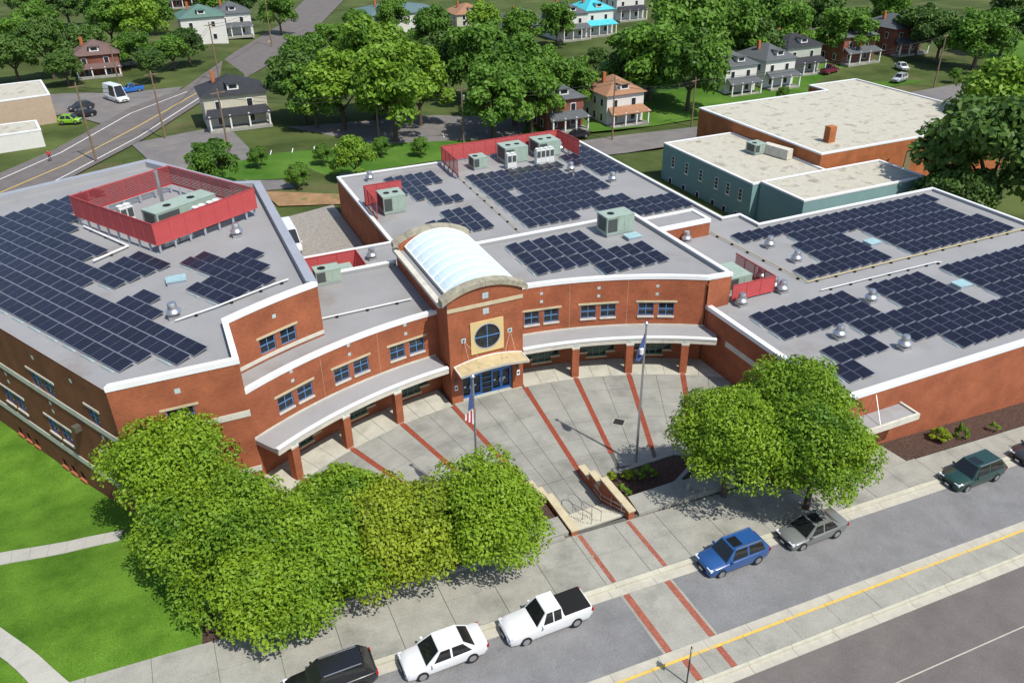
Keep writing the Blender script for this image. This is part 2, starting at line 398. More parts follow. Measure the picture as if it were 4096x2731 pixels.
# --- sunken plaza with radial slabs
PC = (21.4, 20.2)
def pol(r, a, z=0): a = math.radians(a); return (PC[0]+r*math.sin(a), PC[1]+r*math.cos(a), z)
b = MB()
b.face([(1.9, 34.6, -.05), (41.2, 34.6, -.05), (41.2, 57, -.05), (1.9, 57, -.05)])
pz = struct(b.build('plaza', DARK), 'sunken concrete plaza in front of the school')
conp = M('concrete_plaza', (.285, .285, .25), .85, var=.16, scale=.5, bump=.15, stain=((.14, .14, .125), .3, .48, .7, .7), fine=.14)
conw = M('concrete_walk', (.44, .43, .36), .85, var=.1, scale=.8, stain=((.27, .265, .23), .5, .5, .7, .7), fine=.08)
def sector(r0, r1, a0, a1, mat, name='slab', n=3):
    g = .015; e0 = math.degrees(g/r1); aa = np.linspace(a0+e0, a1-e0, n)
    poly = [pol(r1-g, a)[:2] for a in aa]+[pol(r0+g, a)[:2] for a in aa[::-1]]
    MB().prism(poly, -.1, random.uniform(-.003, .003)).build(name, mat, pz)
SA = [-29.9, -21.8, -13.7, -5.7, 5.7, 13.7, 21.8, 29.9]
edges = [-37]+SA+[37]
for k in range(len(edges)-1):
    a0, a1 = edges[k], edges[k+1]
    if a0 in SA: a0 += .38
    if a1 in SA: a1 -= .38
    nd = 3 if k == 4 else 2
    aa = np.linspace(a0, a1, nd+1)
    rmin = 20.9 if k == 4 else 19.2+abs((a0+a1)/2)*.10
    rr = [33.35, 31.25, 29.15, 27.05, 24.95, 22.85, rmin]
    for i in range(nd):
        for j in range(6): sector(rr[j+1], rr[j], aa[i], aa[i+1], conp)
    if k != 4:
        for i in range(3):
            w = np.linspace(edges[k], edges[k+1], 4); sector(33.37, 36.3, w[i], w[i+1], conw)
    else:
        for i in range(3): sector(33.37, 34.4, aa[i], aa[i+1], conw)
for a in SA:
    r0 = 20.9 if abs(a) < 6 else 22.2+.03*abs(a)
    brickband('brick_band', pol(33.6 if abs(a) > 6 else 33.3, a), pol(r0, a), .42, lambda u, v: 0, .012, pz, 3)
for u0, u1 in ((19.5, 20.76), (20.76, 22.04), (22.04, 23.3)):
    for v0, v1 in ((37.4, 39.0), (39.0, 41.05)): MB().bx(u0+.012, u1-.012, v0+.012, v1-.012, -.1, 0.001).build('slab', conp, pz)
# drain grate
p = G('3c', 1015, 935, 0); dr = thing('drain_grate', 'square iron drain grate set in the plaza', 'drain', (p[0], p[1], 0), math.radians(45))
iron = M('iron', (.05, .045, .04), .7, metal=.3)
MB().box((0, 0, .008), (1.05, 1.05, .02)).build('frame', conc, dr, world=False)
for i in range(8): MB().box((0, -.35+.1*i, .026), (.72, .05, .02)).build('bar', iron, dr, world=False)
MB().box((0, 0, .019), (.74, .8, .006)).build('pit', M('black', (.008, .008, .008), .9), dr, world=False)
# --- steps up to the sidewalk with stepped brick walls
brick = brickmat('brick', (.36, .085, .03), (.25, .052, .02), (.32, .17, .10))
lime = M('limestone', (.50, .43, .28), .8, var=.1, scale=1.5, stain=((.3, .27, .2), .8, .55, .75, .5), fine=.06)
limew = M('pale_stone', (.56, .54, .46), .8, var=.1, scale=1.5, stain=((.34, .32, .26), .8, .52, .75, .6), fine=.06)
st = thing('entrance_stairs', 'concrete and brick steps down from the sidewalk between brick walls', 'stairs', (21.4, 36, 0))
nst = 9
for i in range(nst):
    z = 1.32*(i+1)/nst; v1 = 37.4-i*.31
    MB().bx(19.52, 23.28, v1-.31+.07, v1+.0, z-.147, z).build('step', concl, st)
    MB().bx(19.52, 23.28, v1, v1+.02, z-.147, z-.03).build('riser', pav1, st)
for x0, x1 in ((19.06, 19.5), (23.3, 23.74)):
    w = thing('stair_wall', 'stepped brick wall with stone caps on the %s side of the entrance steps' % ('left' if x0 < 21 else 'right'), 'wall', ((x0+x1)/2, 37, 0))
    for v0, v1, zt in ((39.5, 41.05, .78), (37.95, 39.5, 1.38), (34.2, 37.95, 1.98)):
        MB().bx(x0, x1, v0, v1-.003, -.1, zt-.12).build('brickwork', brick, w)
        MB().bx(x0-.05, x1+.05, v0+(.0 if v0 > 35 else -.06), v1+.04, zt-.118, zt).build('cap_stone', lime, w)
    MB().bx(x1+.003 if x0 < 21 else x0-.03, x1+.03 if x0 < 21 else x0-.003, 38.1, 38.6, .75, 1.1).build('plaque', lime, w)
steel = M('galvanised', (.42, .43, .43), .45, metal=.7, var=.08)
def railing(pts, parent, r=.025): MB().tube(pts, r, 8).build('rail', steel, parent, smooth=True)
hr = thing('stair_handrail', 'grey tubular handrail in the middle of the entrance steps', 'handrail', (21.2, 36, 0))
for dx in (-.35, .35):
    MB().tube([(21.2+dx, 34.75, 2.2), (21.2+dx, 37.5, .95), (21.2+dx, 38.1, .9), (21.2+dx*.5, 38.4, .9), (21.2, 38.5, .9)], .026, 8).build('rail', steel, hr, smooth=True)
    for v, z in ((34.8, 1.3), (36, .7), (37.4, .02)): MB().tube([(21.2+dx, v, z), (21.2+dx, v, z+.9)], .022, 8).build('post', steel, hr, smooth=True)
hr = thing('stair_handrail', 'grey handrail fixed along the right stair wall', 'handrail', (23.15, 36, 0))
MB().tube([(23.15, 34.4, 2.15), (23.15, 37.3, .95), (23.15, 38.6, .95), (23.15, 38.6, .55), (23.15, 37.5, .5), (23.15, 34.5, 1.75)], .026, 8).build('rail', steel, hr, smooth=True)
for v, z in ((34.9, 1.3), (36.2, .7), (37.6, .0)): MB().tube([(23.15, v, z), (23.15, v, z+.95)], .022, 8).build('post', steel, hr, smooth=True)
# shrub planter right of the steps
pb = [(24.0, 37.6), (25.2, 39.9), (30.8, 40.0), (32.6, 38.9), (28.2, 36.6), (24.6, 36.4)]
o = MB().prism(pb, -.4, .12).build('planter_bed', mulch); struct(o, 'triangular mulch planter right of the steps')
curbline(pb+[pb[0]], lambda u, v: 0, .3, -.1, .22, o)
o = thing('concrete_block_wall', 'low broad concrete retaining block right of the steps', 'wall', (28, 35, 0))
MB().prism([(24.2, 34.3), (28.8, 34.35), (28.8, 36.1), (24.4, 36.1)], -.5, 1.35).build('block', conc, o)
MB().prism([(28.83, 34.36), (32.2, 34.4), (33.0, 35.9), (28.83, 36.1)], -.5, 1.2).build('block', conc, o)
b = MB().prism([(15.6, 34.4), (18.95, 34.4), (18.95, 36.0), (15.6, 36.0)], -.5, 1.75); tag(b.build('concrete_block_wall', conc), 'concrete retaining block left of the steps', 'wall')
# --- rear terrain sheets
sheet('courtyard', [(9.2, 76.9), (20.2, 76.9), (20.2, 104), (9.2, 101)], lambda u, v: .38, gravel, .0, 'gravel service yard between the wings')
# ================================================================ SCHOOL
ZL, ZB, ZD, ZE = 11.8, 7.6, 8.25, 5.5          # parapet heights
roofm = M('roof_membrane', (.27, .27, .27), .75, var=.08, scale=.25, bump=.05, stain=((.19, .16, .135), .16, .56, .74, .7), fine=.05)
roofl = M('roof_membrane_pale', (.30, .305, .31), .75, var=.08, scale=.25, bump=.05, stain=((.20, .175, .15), .2, .6, .74, .6), fine=.05)
white = M('white_metal', (.74, .75, .75), .5, var=.05, scale=.8, spec=.4)
greyc = M('grey_coping', (.30, .32, .36), .5, var=.06, scale=.6)
bluef = M('blue_frame', (.10, .24, .48), .45, var=.05)
greenf = M('green_frame', (.07, .27, .20), .45, var=.08)
glass = M('dark_glass', (.018, .022, .026), .08, var=.5, scale=2.5, spec=.6)
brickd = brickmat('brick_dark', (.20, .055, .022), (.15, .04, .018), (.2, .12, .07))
teal_sq = M('pale_tile', (.42, .52, .52), .4, var=.08)
sch = thing('school_building', 'large red brick school with grey flat roofs and curved entrance front', 'building', (21.4, 54, 0))
sch_parts = []
def sp(b, name, mat, parent=None, smooth=False): return b.build(name, mat, parent or sch, smooth)
def wallholes(P, s0, s1, z0, z1, holes, mat, name='wall', parent=None, depth=.14, ds=2.0):
    """outer wall surface with real openings; P(s, d): plan point at run s, d metres proud"""
    b = MB(); ss = {s0, s1}
    for h in holes: ss |= {h[0], h[1]}
    n = max(1, int((s1-s0)/ds))
    ss |= set(np.linspace(s0, s1, n+1)); ss = sorted(ss); ss = [s for i, s in enumerate(ss) if i == 0 or s-ss[i-1] > 1e-4]
    zs = sorted({z0, z1} | {h[2] for h in holes} | {h[3] for h in holes})
    for i in range(len(ss)-1):
        for j in range(len(zs)-1):
            sc, zc = (ss[i]+ss[i+1])/2, (zs[j]+zs[j+1])/2
            if any(h[0] < sc < h[1] and h[2] < zc < h[3] for h in holes): continue
            p, q = P(ss[i], 0), P(ss[i+1], 0)
            b.face([(*p, zs[j]), (*q, zs[j]), (*q, zs[j+1]), (*p, zs[j+1])], [(ss[i], zs[j]), (ss[i+1], zs[j]), (ss[i+1], zs[j+1]), (ss[i], zs[j+1])])
    for h in holes:
        dp = h[4] if len(h) > 4 else depth
        a, c, a2, c2 = P(h[0], 0), P(h[1], 0), P(h[0], -dp), P(h[1], -dp)
        b.face([(*a, h[2]), (*a2, h[2]), (*a2, h[3]), (*a, h[3])], [(0, h[2]), (dp, h[2]), (dp, h[3]), (0, h[3])])
        b.face([(*c2, h[2]), (*c, h[2]), (*c, h[3]), (*c2, h[3])], [(0, h[2]), (dp, h[2]), (dp, h[3]), (0, h[3])])
        b.face([(*a, h[3]), (*a2, h[3]), (*c2, h[3]), (*c, h[3])], [(0, 0), (0, dp), (1, dp), (1, 0)])
        b.face([(*a, h[2]), (*c, h[2]), (*c2, h[2]), (*a2, h[2])], [(0, 0), (1, 0), (1, dp), (0, dp)])
    return b.build(name, mat, parent or sch)
def pbox(P, s0, s1, z0, z1, d0, d1, ds=2.0, b=None):
    b = b or MB(); n = max(1, int((s1-s0)/ds)); ss = np.linspace(s0, s1, n+1)
    rings = [[(*P(s, d0), z0), (*P(s, d1), z0), (*P(s, d1), z1), (*P(s, d0), z1)] for s in ss]
    k = len(b.f); b.loft(rings)
    for i in range(k, len(b.f)): b.uv[i] = [(0, 0), (1, 0), (1, .3), (0, .3)][:len(b.f[i])]
    return b
def window(P, s0, s1, z0, z1, frame=None, nx=2, ny=2, depth=.14, parent=None, bar=.055, sill=None, d=0, rec=True):
    parent = parent or sch; frame = frame or bluef
    dd = -depth if rec else .0
    b = MB()
    for k in range(nx+1):
        s = s0+(s1-s0)*k/nx; w = bar/2; a = min(max(s-w, s0), s1-bar) if k in (0, nx) else s-w
        pbox(P, a, a+bar, z0, z1, dd+.0, dd+.07, b=b)
    for k in range(ny+1):
        z = z0+(z1-z0)*k/ny; a = min(max(z-bar/2, z0), z1-bar)
        pbox(P, s0+bar, s1-bar, a, a+bar, dd+.002, dd+.068, b=b)
    fr = b.build('window', frame, parent)
    for i in range(nx):
        for j in range(ny):
            a, c = s0+(s1-s0)*i/nx, s0+(s1-s0)*(i+1)/nx; e, f = z0+(z1-z0)*j/ny, z0+(z1-z0)*(j+1)/ny
            p, q = P(a+.02, dd+.025), P(c-.02, dd+.025)
            g = MB(); g.face([(*p, e+.02), (*q, e+.02), (*q, f-.02), (*p, f-.02)]); g.build('pane', glass, fr)
    if sill is not None: pbox(P, s0-.06, s1+.06, z0-.16, z0-.001, -.02 if rec else 0, .09).build('window_sill', sill, parent)
    return fr
def line(p, q):
    p = np.array(p[:2], float); q = np.array(q[:2], float); L = np.hypot(*(q-p)); d = (q-p)/L; n = np.array([d[1], -d[0]])
    return (lambda s, o: tuple(p+d*s+n*o)), L
def arcP(R): return lambda s, o: (PC[0]+(R-o)*math.sin(s/R), PC[1]+(R-o)*math.cos(s/R))
def offset(poly, w):
    n = len(poly); out = []
    for i in range(n):
        p0, p1, p2 = [np.array(poly[k % n], float) for k in (i-1, i, i+1)]
        d1 = (p1-p0)/np.hypot(*(p1-p0)); d2 = (p2-p1)/np.hypot(*(p2-p1)); n1 = np.array([-d1[1], d1[0]]); n2 = np.array([-d2[1], d2[0]])
        k = n1+n2; k = k/max(.3, np.dot(k, k))*2 if np.dot(k, k) > .2 else n1
        out.append(p1+k*w)
    return out
def parapet(poly, edges, zt, zr, w=.32, fas=.38, cop=None, parent=None, proud=.05):
    """poly CCW; white metal coping with fascia on the given edges, membrane on the inside"""
    cop = cop or white
    o, i = offset(poly, -proud), offset(poly, w); n = len(poly); b, g = MB(), MB()
    for e in edges:
        a, c = o[e], o[(e+1) % n]; a2, c2 = i[e], i[(e+1) % n]
        b.face([(*a, zt-fas), (*c, zt-fas), (*c, zt), (*a, zt)]); b.face([(*a, zt), (*c, zt), (*c2, zt), (*a2, zt)])
        b.face([(*c, zt-fas), (*a, zt-fas), (*a2, zt-fas), (*c2, zt-fas)])
        b.face([(*a2, zt), (*c2, zt), (*c2, zt-.1), (*a2, zt-.1)])
        for (x, y), (x2, y2) in ((a, a2), (c, c2)): b.face([(x, y, zt-fas), (x2, y2, zt-fas), (x2, y2, zt), (x, y, zt)])
        g.face([(*c2, zr), (*a2, zr), (*a2, zt-.1), (*c2, zt-.1)])
    b.build('coping', cop, parent or sch); g.build('parapet_inside', roofl, parent or sch)
def roofsheet(poly, z, mat, parent=None, name='roof'):
    b = MB(); b.face([(p[0], p[1], z) for p in poly]); return b.build(name, mat, parent or sch)
# ---- left wing
FL, S1, S2, S3, RF, BR, BC, BL = (-5.88, 48.0), (2.0, 47.95), (2.03, 53.85), (9.05, 57.0), (9.05, 83.0), (6.6, 84.0), (-.87, 96.0), (-26.8, 86.0)
arcS = [(PC[0]+38.8*math.sin(a), PC[1]+38.8*math.cos(a)) for a in np.linspace(math.atan2(S2[0]-PC[0], S2[1]-PC[1]), math.atan2(S3[0]-PC[0], S3[1]-PC[1]), 7)]
lw = [FL, S1]+arcS+[RF, BR, BC, BL]
Pf, Lf = line(FL, S1); Pl, Ll = line(BL, FL)
pl2 = lambda t: Ll-t
inner = offset(lw, .2)
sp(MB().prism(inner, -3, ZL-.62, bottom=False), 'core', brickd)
def pairs(t0, t1, z0, z1, frac=.5, m=.13):
    w = (t1-t0-m)/2; return [(t0, t0+w, z0, z1), (t1-w, t1, z0, z1)]
hl = []
for t in (11.12, 20.0, 28.9, 37.8):
    a, c = pl2(t), pl2(t-3.15); hl += pairs(a, c, 7.8, 9.05, m=.35)
for t in (11.05, 17.75, 26, 35): a, c = pl2(t), pl2(t-3.3); hl += pairs(a, c, 3.9, 5.2, m=.45)
hl += [(pl2(3.5), pl2(2.2), 7.8, 9.05), (pl2(3.3), pl2(2.0), 4.0, 5.3)]
hb = []
for t in (17.9, 11.1, 26, 34):
    for k in range(3): a = pl2(t-1.3*k); hb.append((a, a+.75, .75, 1.4))
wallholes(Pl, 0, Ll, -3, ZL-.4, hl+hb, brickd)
for h in hl:
    window(Pl, *h, frame=bluef, sill=limew if h[2] < 7 else None)
for h in hb:
    window(Pl, *h, frame=M('black_frame', (.02, .02, .02), .5), nx=1, ny=1)
    pbox(Pl, h[0]-.03, h[1]+.03, .55, .74, 0, .12).build('brick_sill', M('sill_red', (.42, .13, .06), .8), sch)
for t0, t1, z in ((11.5, 7.6, 9.06), (20.4, 16.5, 9.06), (29.3, 25.4, 9.06), (3.8, 1.9, 9.06), (11.3, 7.45, 5.22), (17.95, 14.2, 5.22), (26.2, 22.5, 5.22), (3.65, 1.6, 5.32)):
    pbox(Pl, pl2(t0), pl2(t1), z, z+.17, -.02, .05).build('lintel', limew, sch)
for z0, z1 in ((7.32, 7.79), (2.7, 3.2)):
    pbox(Pl, 0, Ll, z0, z1, -.05, .05).build('stone_band', limew, sch)
for t, z in ((4.7, 10.5), (9.7, 10.5), (18, 10.4), (2.5, 6.95), (2.5, 6.2), (9.4, 6.9), (9.4, 6.2), (16, 6.9), (16, 6.2)):
    pbox(Pl, pl2(t)-.14, pl2(t)+.14, z-.14, z+.14, 0, .012).build('tile', teal_sq, sch)
pbox(Pl, pl2(5.95), pl2(5.45), 6.25, 6.65, 0, .45).build('wall_lamp', M('bronze', (.10, .09, .07), .5), sch)
# front wall of left wing
hf = [(2.95, 4.62, 7.86, 9.15)]
hg = [(2.95, 4.62, 3.9, 5.2)]
wallholes(Pf, 0, Lf, -3, ZL-.4, hf+hg, brick)
for h in hf+hg: window(Pf, *h)
pbox(Pf, 2.6, 4.95, 9.16, 9.32, -.02, .05).build('lintel', lime, sch); pbox(Pf, 2.6, 4.95, 5.22, 5.38, -.02, .05).build('lintel', lime, sch)
for z0, z1 in ((7.35, 7.82), (2.75, 3.2)): pbox(Pf, 0, Lf+.05, z0, z1, -.05, .05).build('stone_band', limew, sch)
pbox(Pf, 3.75, 4.1, 10.25, 10.6, 0, .012).build('tile', teal_sq, sch)
# curved upper wall of left wing
PS = arcP(38.8); ra = lambda d: math.radians(d)*38.8
hs = [(ra(-26.7), ra(-24.72), 7.8, 9.07), (ra(-24.02), ra(-22.05), 7.8, 9.07)]
wallholes(PS, ra(-29.93), ra(-18.55), 6.5, ZL-.4, hs, brick)
for h in hs: window(PS, *h)
pbox(PS, ra(-27.03), ra(-21.7), 9.08, 9.25, -.02, .05).build('lintel', lime, sch)
pbox(PS, ra(-29.8), ra(-18.55), 7.35, 7.66, -.05, .05).build('stone_band', limew, sch)
pbox(PS, ra(-24.36)-.15, ra(-24.36)+.15, 10.25, 10.55, 0, .012).build('tile', teal_sq, sch)
for A_, B_ in ((S1, S2), (S3, RF), (RF, BR), (BR, BC), (BC, BL)):
    p_, l_ = line(A_, B_); wallholes(p_, 0, l_, -3, ZL-.4, [], brick)
n = len(lw)
parapet(lw, [0, 1]+list(range(2, 8)), ZL, ZL-.62, w=.34, cop=white)
parapet(lw, [8, 9, 10, 11], ZL+.003, ZL-.62, w=.7, cop=greyc)
roofsheet(offset(lw, .21), ZL-.61, roofm)
# ---- curved front, left and right
RFA = 36.2; PA = arcP(RFA); rb = lambda d: math.radians(d)*RFA
sq_a = [9.45, 17.6, 25.7]
for side in (-1, 1):
    a0, a1 = (-32.6, -5.1) if side < 0 else (5.1, 32.5)
    zt = ZB if side < 0 else ZD
    dz = 0 if side < 0 else .1
    holes = []; ups = []; los = []
    for c in (9.7, 17.75, 25.85):
        for e in (-1.4, 1.4):
            m_ = side*(c+side*0)+e; h = (rb(m_-1.06), rb(m_+1.06), 4.27+dz, 5.58+dz); ups.append(h)
        cc = side*c
        los.append((rb(cc-1.43), rb(cc+1.43), .45, 1.55)); los.append((rb(cc-2.6), rb(cc-1.43), .95, 1.55)); los.append((rb(cc+1.43), rb(cc+2.6), .95, 1.55))
    wallholes(PA, rb(a0), rb(a1), -.1, zt-.3, ups+los, brick, ds=1.0)
    for h in ups: window(PA, *h, sill=limew)
    for i, h in enumerate(los): window(PA, *h, frame=greenf, nx=3 if i % 3 == 0 else 1, ny=2 if i % 3 == 0 else 1, sill=lime, bar=.05)
    for c in (9.7, 17.75, 25.85):
        pbox(PA, rb(side*c-2.85), rb(side*c+2.85), 5.59+dz, 5.76+dz, -.02, .05).build('lintel', lime, sch)
        for z in (7.12 if side < 0 else 7.25, 6.32 if side < 0 else 6.48): pbox(PA, rb(side*c)-.13, rb(side*c)+.13, z-.13, z+.13, 0, .012).build('tile', teal_sq, sch)
    for c in (13.7, 21.8): pbox(PA, rb(side*c)-.008, rb(side*c)+.008, 3.6, zt-.4, 0, .004).build('joint', lime, sch)
    # canopy
    e0, e1 = (-32.3, -5.7) if side < 0 else (5.7, 34.3)
    PCN = arcP(36.2)
    pbox(PCN, rb(e0), rb(e1), 3.05, 3.42, .02, 2.3, ds=1.).build('canopy_slab', roofl, sch)
    pbox(PCN, rb(e0), rb(e1), 2.98, 3.5, 2.31, 2.47, ds=1.).build('canopy_fascia', limew, sch)
    pbox(PCN, rb(e0), rb(e1), 3.43, 3.57, 2.2, 2.53, ds=1.).build('canopy_edge', white, sch)
    pbox(PCN, rb(e0), rb(e1), 3.42, 3.56, .003, .05, ds=1.).build('flashing', limew, sch)
    for a in SA:
        if a*side > 6:
            cx, cy, _ = pol(33.98, a); rz = -math.radians(a)
            c = MB().box((cx, cy, 1.4), (.62, .62, 2.8), rz).build('column', brick, sch)
            MB().box((cx, cy, 2.89), (.66, .66, .175), rz).build('cap_stone', limew, c)
            x, y = PCN(rb(a), 2.48); MB().box((x, y, 3.22), (.3, .03, .3), rz).build('tile', teal_sq, sch)
Bp = [PA(rb(a), 0) for a in np.linspace(-32.6, -5.1, 18)]+[(18.15, 67.4), (9.05, 67.4), S3]+arcS[::-1][1:]

nb = len(Bp)
sp(MB().prism(offset(Bp, .22), -.2, ZB-.45, bottom=False), 'core', brick); roofsheet(offset(Bp, .02), ZB-.44, roofm)
bi = list(range(17))
parapet(Bp, bi, ZB, ZB-.44, w=.36, fas=.33)
i1 = [i for i in range(nb) if abs(Bp[i][1]-67.4) < .01 and abs(Bp[(i+1) % nb][1]-67.4) < .01]
parapet(Bp, i1, ZB+.02, ZB-.44, w=.36, fas=.3)
Dp = [PA(rb(a), 0) for a in np.linspace(5.1, 32.5, 18)][::-1]
Dp = Dp+[(24.7, 66.5), (43.15, 66.5), (43.2, 50.5)]
Dp = Dp[::-1]
def ccw(p): return p if sum(p[i][0]*p[(i+1) % len(p)][1]-p[(i+1) % len(p)][0]*p[i][1] for i in range(len(p))) > 0 else p[::-1]
Dp = ccw(Dp); nd = len(Dp); Bp = ccw(Bp)
sp(MB().prism(offset(Dp, .22), -.2, ZD-.45, bottom=False), 'core', brick); roofsheet(offset(Dp, .02), ZD-.44, roofm)
ed = [i for i in range(nd) if not (Dp[i][0] < 25.5 and Dp[(i+1) % nd][0] < 25.5)]
parapet(Dp, ed, ZD, ZD-.44, w=.36, fas=.33)
for A_, B_ in (((40.83, 50.5), (43.2, 50.5)), ((43.2, 50.5), (43.15, 66.5)), ((43.15, 66.5), (24.7, 66.5)), ((18.15, 67.4), (9.05, 67.4))):
    p_, l_ = line(A_, B_); wallholes(p_, 0, l_, 3.5, (ZD if B_[0] != 9.05 else ZB)-.3, [], brick)
# ---- back and right wings under one low roof
EF = [(41, 34.5), (82.8, 34.5), (82.8, 63.9), (57.35, 63.9), (57.35, 67.1), (55, 67.1), (55, 99.7), (20.27, 99.7), (20.27, 76.8), (9.05, 76.8), (9.05, 67.35), (24.7, 66.45), (43.1, 66.45), (43.1, 50.9), (41, 50.9)]
sp(MB().prism(EF, -5, ZE-.36, bottom=False), 'wall', brick)
roofsheet(offset(EF, .02), ZE-.35, roofm)
parapet(EF, [0, 14], ZE, ZE-.35, w=.42, fas=.36)
parapet(EF, [1, 2, 3, 4, 5, 6], ZE+.002, ZE-.35, w=.3, fas=.25)
parapet(EF, [7], ZE+.004, ZE-.35, w=.35, fas=.3); parapet(EF, [8, 9], ZE-.05, ZE-.35, w=.25, fas=.25)
# right wing's side facing the plaza: windows, band
Pr, Lr = line((41, 50.9), (41, 34.5))
pbox(Pr, 3.3, Lr, 3.0, 3.5, 0, .05).build('stone_band', limew, sch)
window(Pr, 7.2, 10.2, .55, 2.1, frame=greenf, nx=4, ny=2, sill=limew, rec=False)
# door and canopy of the right wing's front
Pg, Lg = line((41, 34.5), (82.8, 34.5))
dg = MB()
pbox(Pg, 2.2, 4.15, .25, 2.45, 0, .05).build('side_door', greenf, sch)
for k in range(2):
    for z0, z1 in ((.45, .95), (1.1, 1.55), (1.7, 2.3)): pbox(Pg, 2.3+k*.93, 3.1+k*.93, z0, z1, .05, .056).build('pane', glass, bpy.data.objects['side_door'])
cz = 3.45
sd_ = pbox(Pg, 0.6, 6.1, cz-.35, cz-.1, .0, 1.75).build('door_canopy', roofl, sch)
for s0, s1, d0, d1 in ((.5, 6.2, 1.6, 1.8), (6.02, 6.2, .01, 1.6), (.5, .68, .01, 1.6)): pbox(Pg, s0, s1, cz-.42, cz+.06, d0, d1).build('edge', limew, sd_)
MB().tube([(44.2, 34.4, 5.0), (43.6, 33.0, 3.45)], .03, 6).build('tie_rod', steel, sd_)
# penthouse
pp = [(43.25, 64.2), (51.1, 64.2), (51.1, 67.4), (43.25, 67.4)]
sp(MB().prism(pp, 5, 6.85, bottom=False), 'penthouse', brick); parapet(pp, [0, 1, 2], 7.0, 6.7, w=.35, fas=.4); roofsheet(pp, 6.87, roofm)
# ---- entrance tower
t0, t1, tv = 18.15, 24.65, 53.6
Pt, Lt = line((t0, tv), (t1, tv))
wallholes(Pt, 0, Lt, -.1, 8.9, [(.98, 5.53, -.1, 2.68, .55)], brick)
for A_, B_ in (((t0, 67.), (t0, tv)), ((t1, tv), (t1, 67.))):
    p_, l_ = line(A_, B_); wallholes(p_, 0, l_, -.1, 8.86, [], brick)
sp(MB().bx(t0+.02, t1-.02, tv+.56, 67, 0, 8.5), 'core', brick)
AR, AC = 7.04, 3.68
def archz(u, R=AR, c=AC): return c+math.sqrt(max(0, R*R-(u-21.4)**2))
b = MB(); uu = np.linspace(t0, t1, 25)
for i in range(24):
    a, c = uu[i], uu[i+1]
    b.face([(a, tv, 8.89), (c, tv, 8.89), (c, tv, archz(c)-.25), (a, tv, archz(a)-.25)], [(a, 8.89), (c, 8.89), (c, archz(c)-.25), (a, archz(a)-.25)])
b.build('gable_wall', brick, sch)
cst = M('arch_stone', (.34, .315, .235), .85, var=.2, scale=1.2, stain=((.14, .13, .10), 1.6, .5, .7, .8), fine=.1)
for v0, v1 in ((tv-.18, tv+.75), (66.2, 66.9)):
    ua = np.linspace(17.72, 25.08, 5)
    for k in range(4):
        b = MB(); ring = []
        for u in np.linspace(ua[k]+.01, ua[k+1]-.01, 7):
            zt, zb_ = archz(u, AR+.02), archz(u, AR-.38); ring.append([(u, v0, zb_), (u, v0, zt), (u, v1, zt), (u, v1, zb_)])
        b.loft(ring); b.build('arch_stone', cst, sch)
    if v0 > 60:
        b = MB()
        for i in range(24): a, c = uu[i], uu[i+1]; b.face([(a, v0+.02, 5), (c, v0+.02, 5), (c, v0+.02, archz(c)-.3), (a, v0+.02, archz(a)-.3)], [(a, 0), (c, 0), (c, 2), (a, 2)])
        b.build('gable_wall', brick, sch)
pbox(Pt, 0-.02, Lt+.02, 8.55, 8.87, 0, .06).build('stone_band', lime, sch)
sp(MB().bx(t0+.02, t1-.02, tv+.02, 66.2, 8.8, 8.92), 'roof', roofm)
for u0, u1 in ((17.75, 18.25), (24.55, 25.05)):
    sp(MB().bx(u0, u1, tv+.8, 66.9, 8.72, 9.0), 'gutter', limew)
# vaulted skylight
vg = M('skylight_glazing', (.60, .74, .76), .35, var=.03, scale=.8, spec=.5)
vs_ = thing_part = MB().bx(18.75, 24.95-.1, 54.4, 66.2, 8.93, 9.12).build('vault_skylight', limew, sch)
VR = 4.48; vz = 10.42-VR
va = math.asin(3.0/VR)
def vp(a, v, r=0): return (21.8+(VR+r)*math.sin(a), v, vz+(VR+r)*math.cos(a))
vv = np.linspace(54.45, 66.15, 9); aa = np.linspace(-va, va, 13)
for j in range(8):
    for h in (0, 1):
        b = MB(); seg = aa[:7] if h == 0 else aa[6:]
        nn_ = 5
        for i in range(6):
            for w in range(nn_):
                x0, x1 = w/nn_, (w+1)/nn_; bul = lambda x: .05*math.sin(math.pi*x)
                y0, y1 = vv[j]+.03+(vv[j+1]-vv[j]-.06)*x0, vv[j]+.03+(vv[j+1]-vv[j]-.06)*x1
                b.face([vp(seg[i], y0, bul(x0)), vp(seg[i], y1, bul(x1)), vp(seg[i+1], y1, bul(x1)), vp(seg[i+1], y0, bul(x0))][::-1])
        b.build('pane', vg, vs_, smooth=True)
for v in vv:
    MB().loft([[vp(a, v-.03, -.02), vp(a, v-.03, .07), vp(a, v+.03, .07), vp(a, v+.03, -.02)] for a in aa]).build('rib', white, vs_)
MB().bar(vp(0, 54.45, .03), vp(0, 66.15, .03), .05, .06).build('ridge_bar', white, vs_)
for s_ in (-1, 1): MB().bar(vp(s_*va, 54.45, 0), vp(s_*va, 66.15, 0), .16, .12).build('rail', white, vs_)
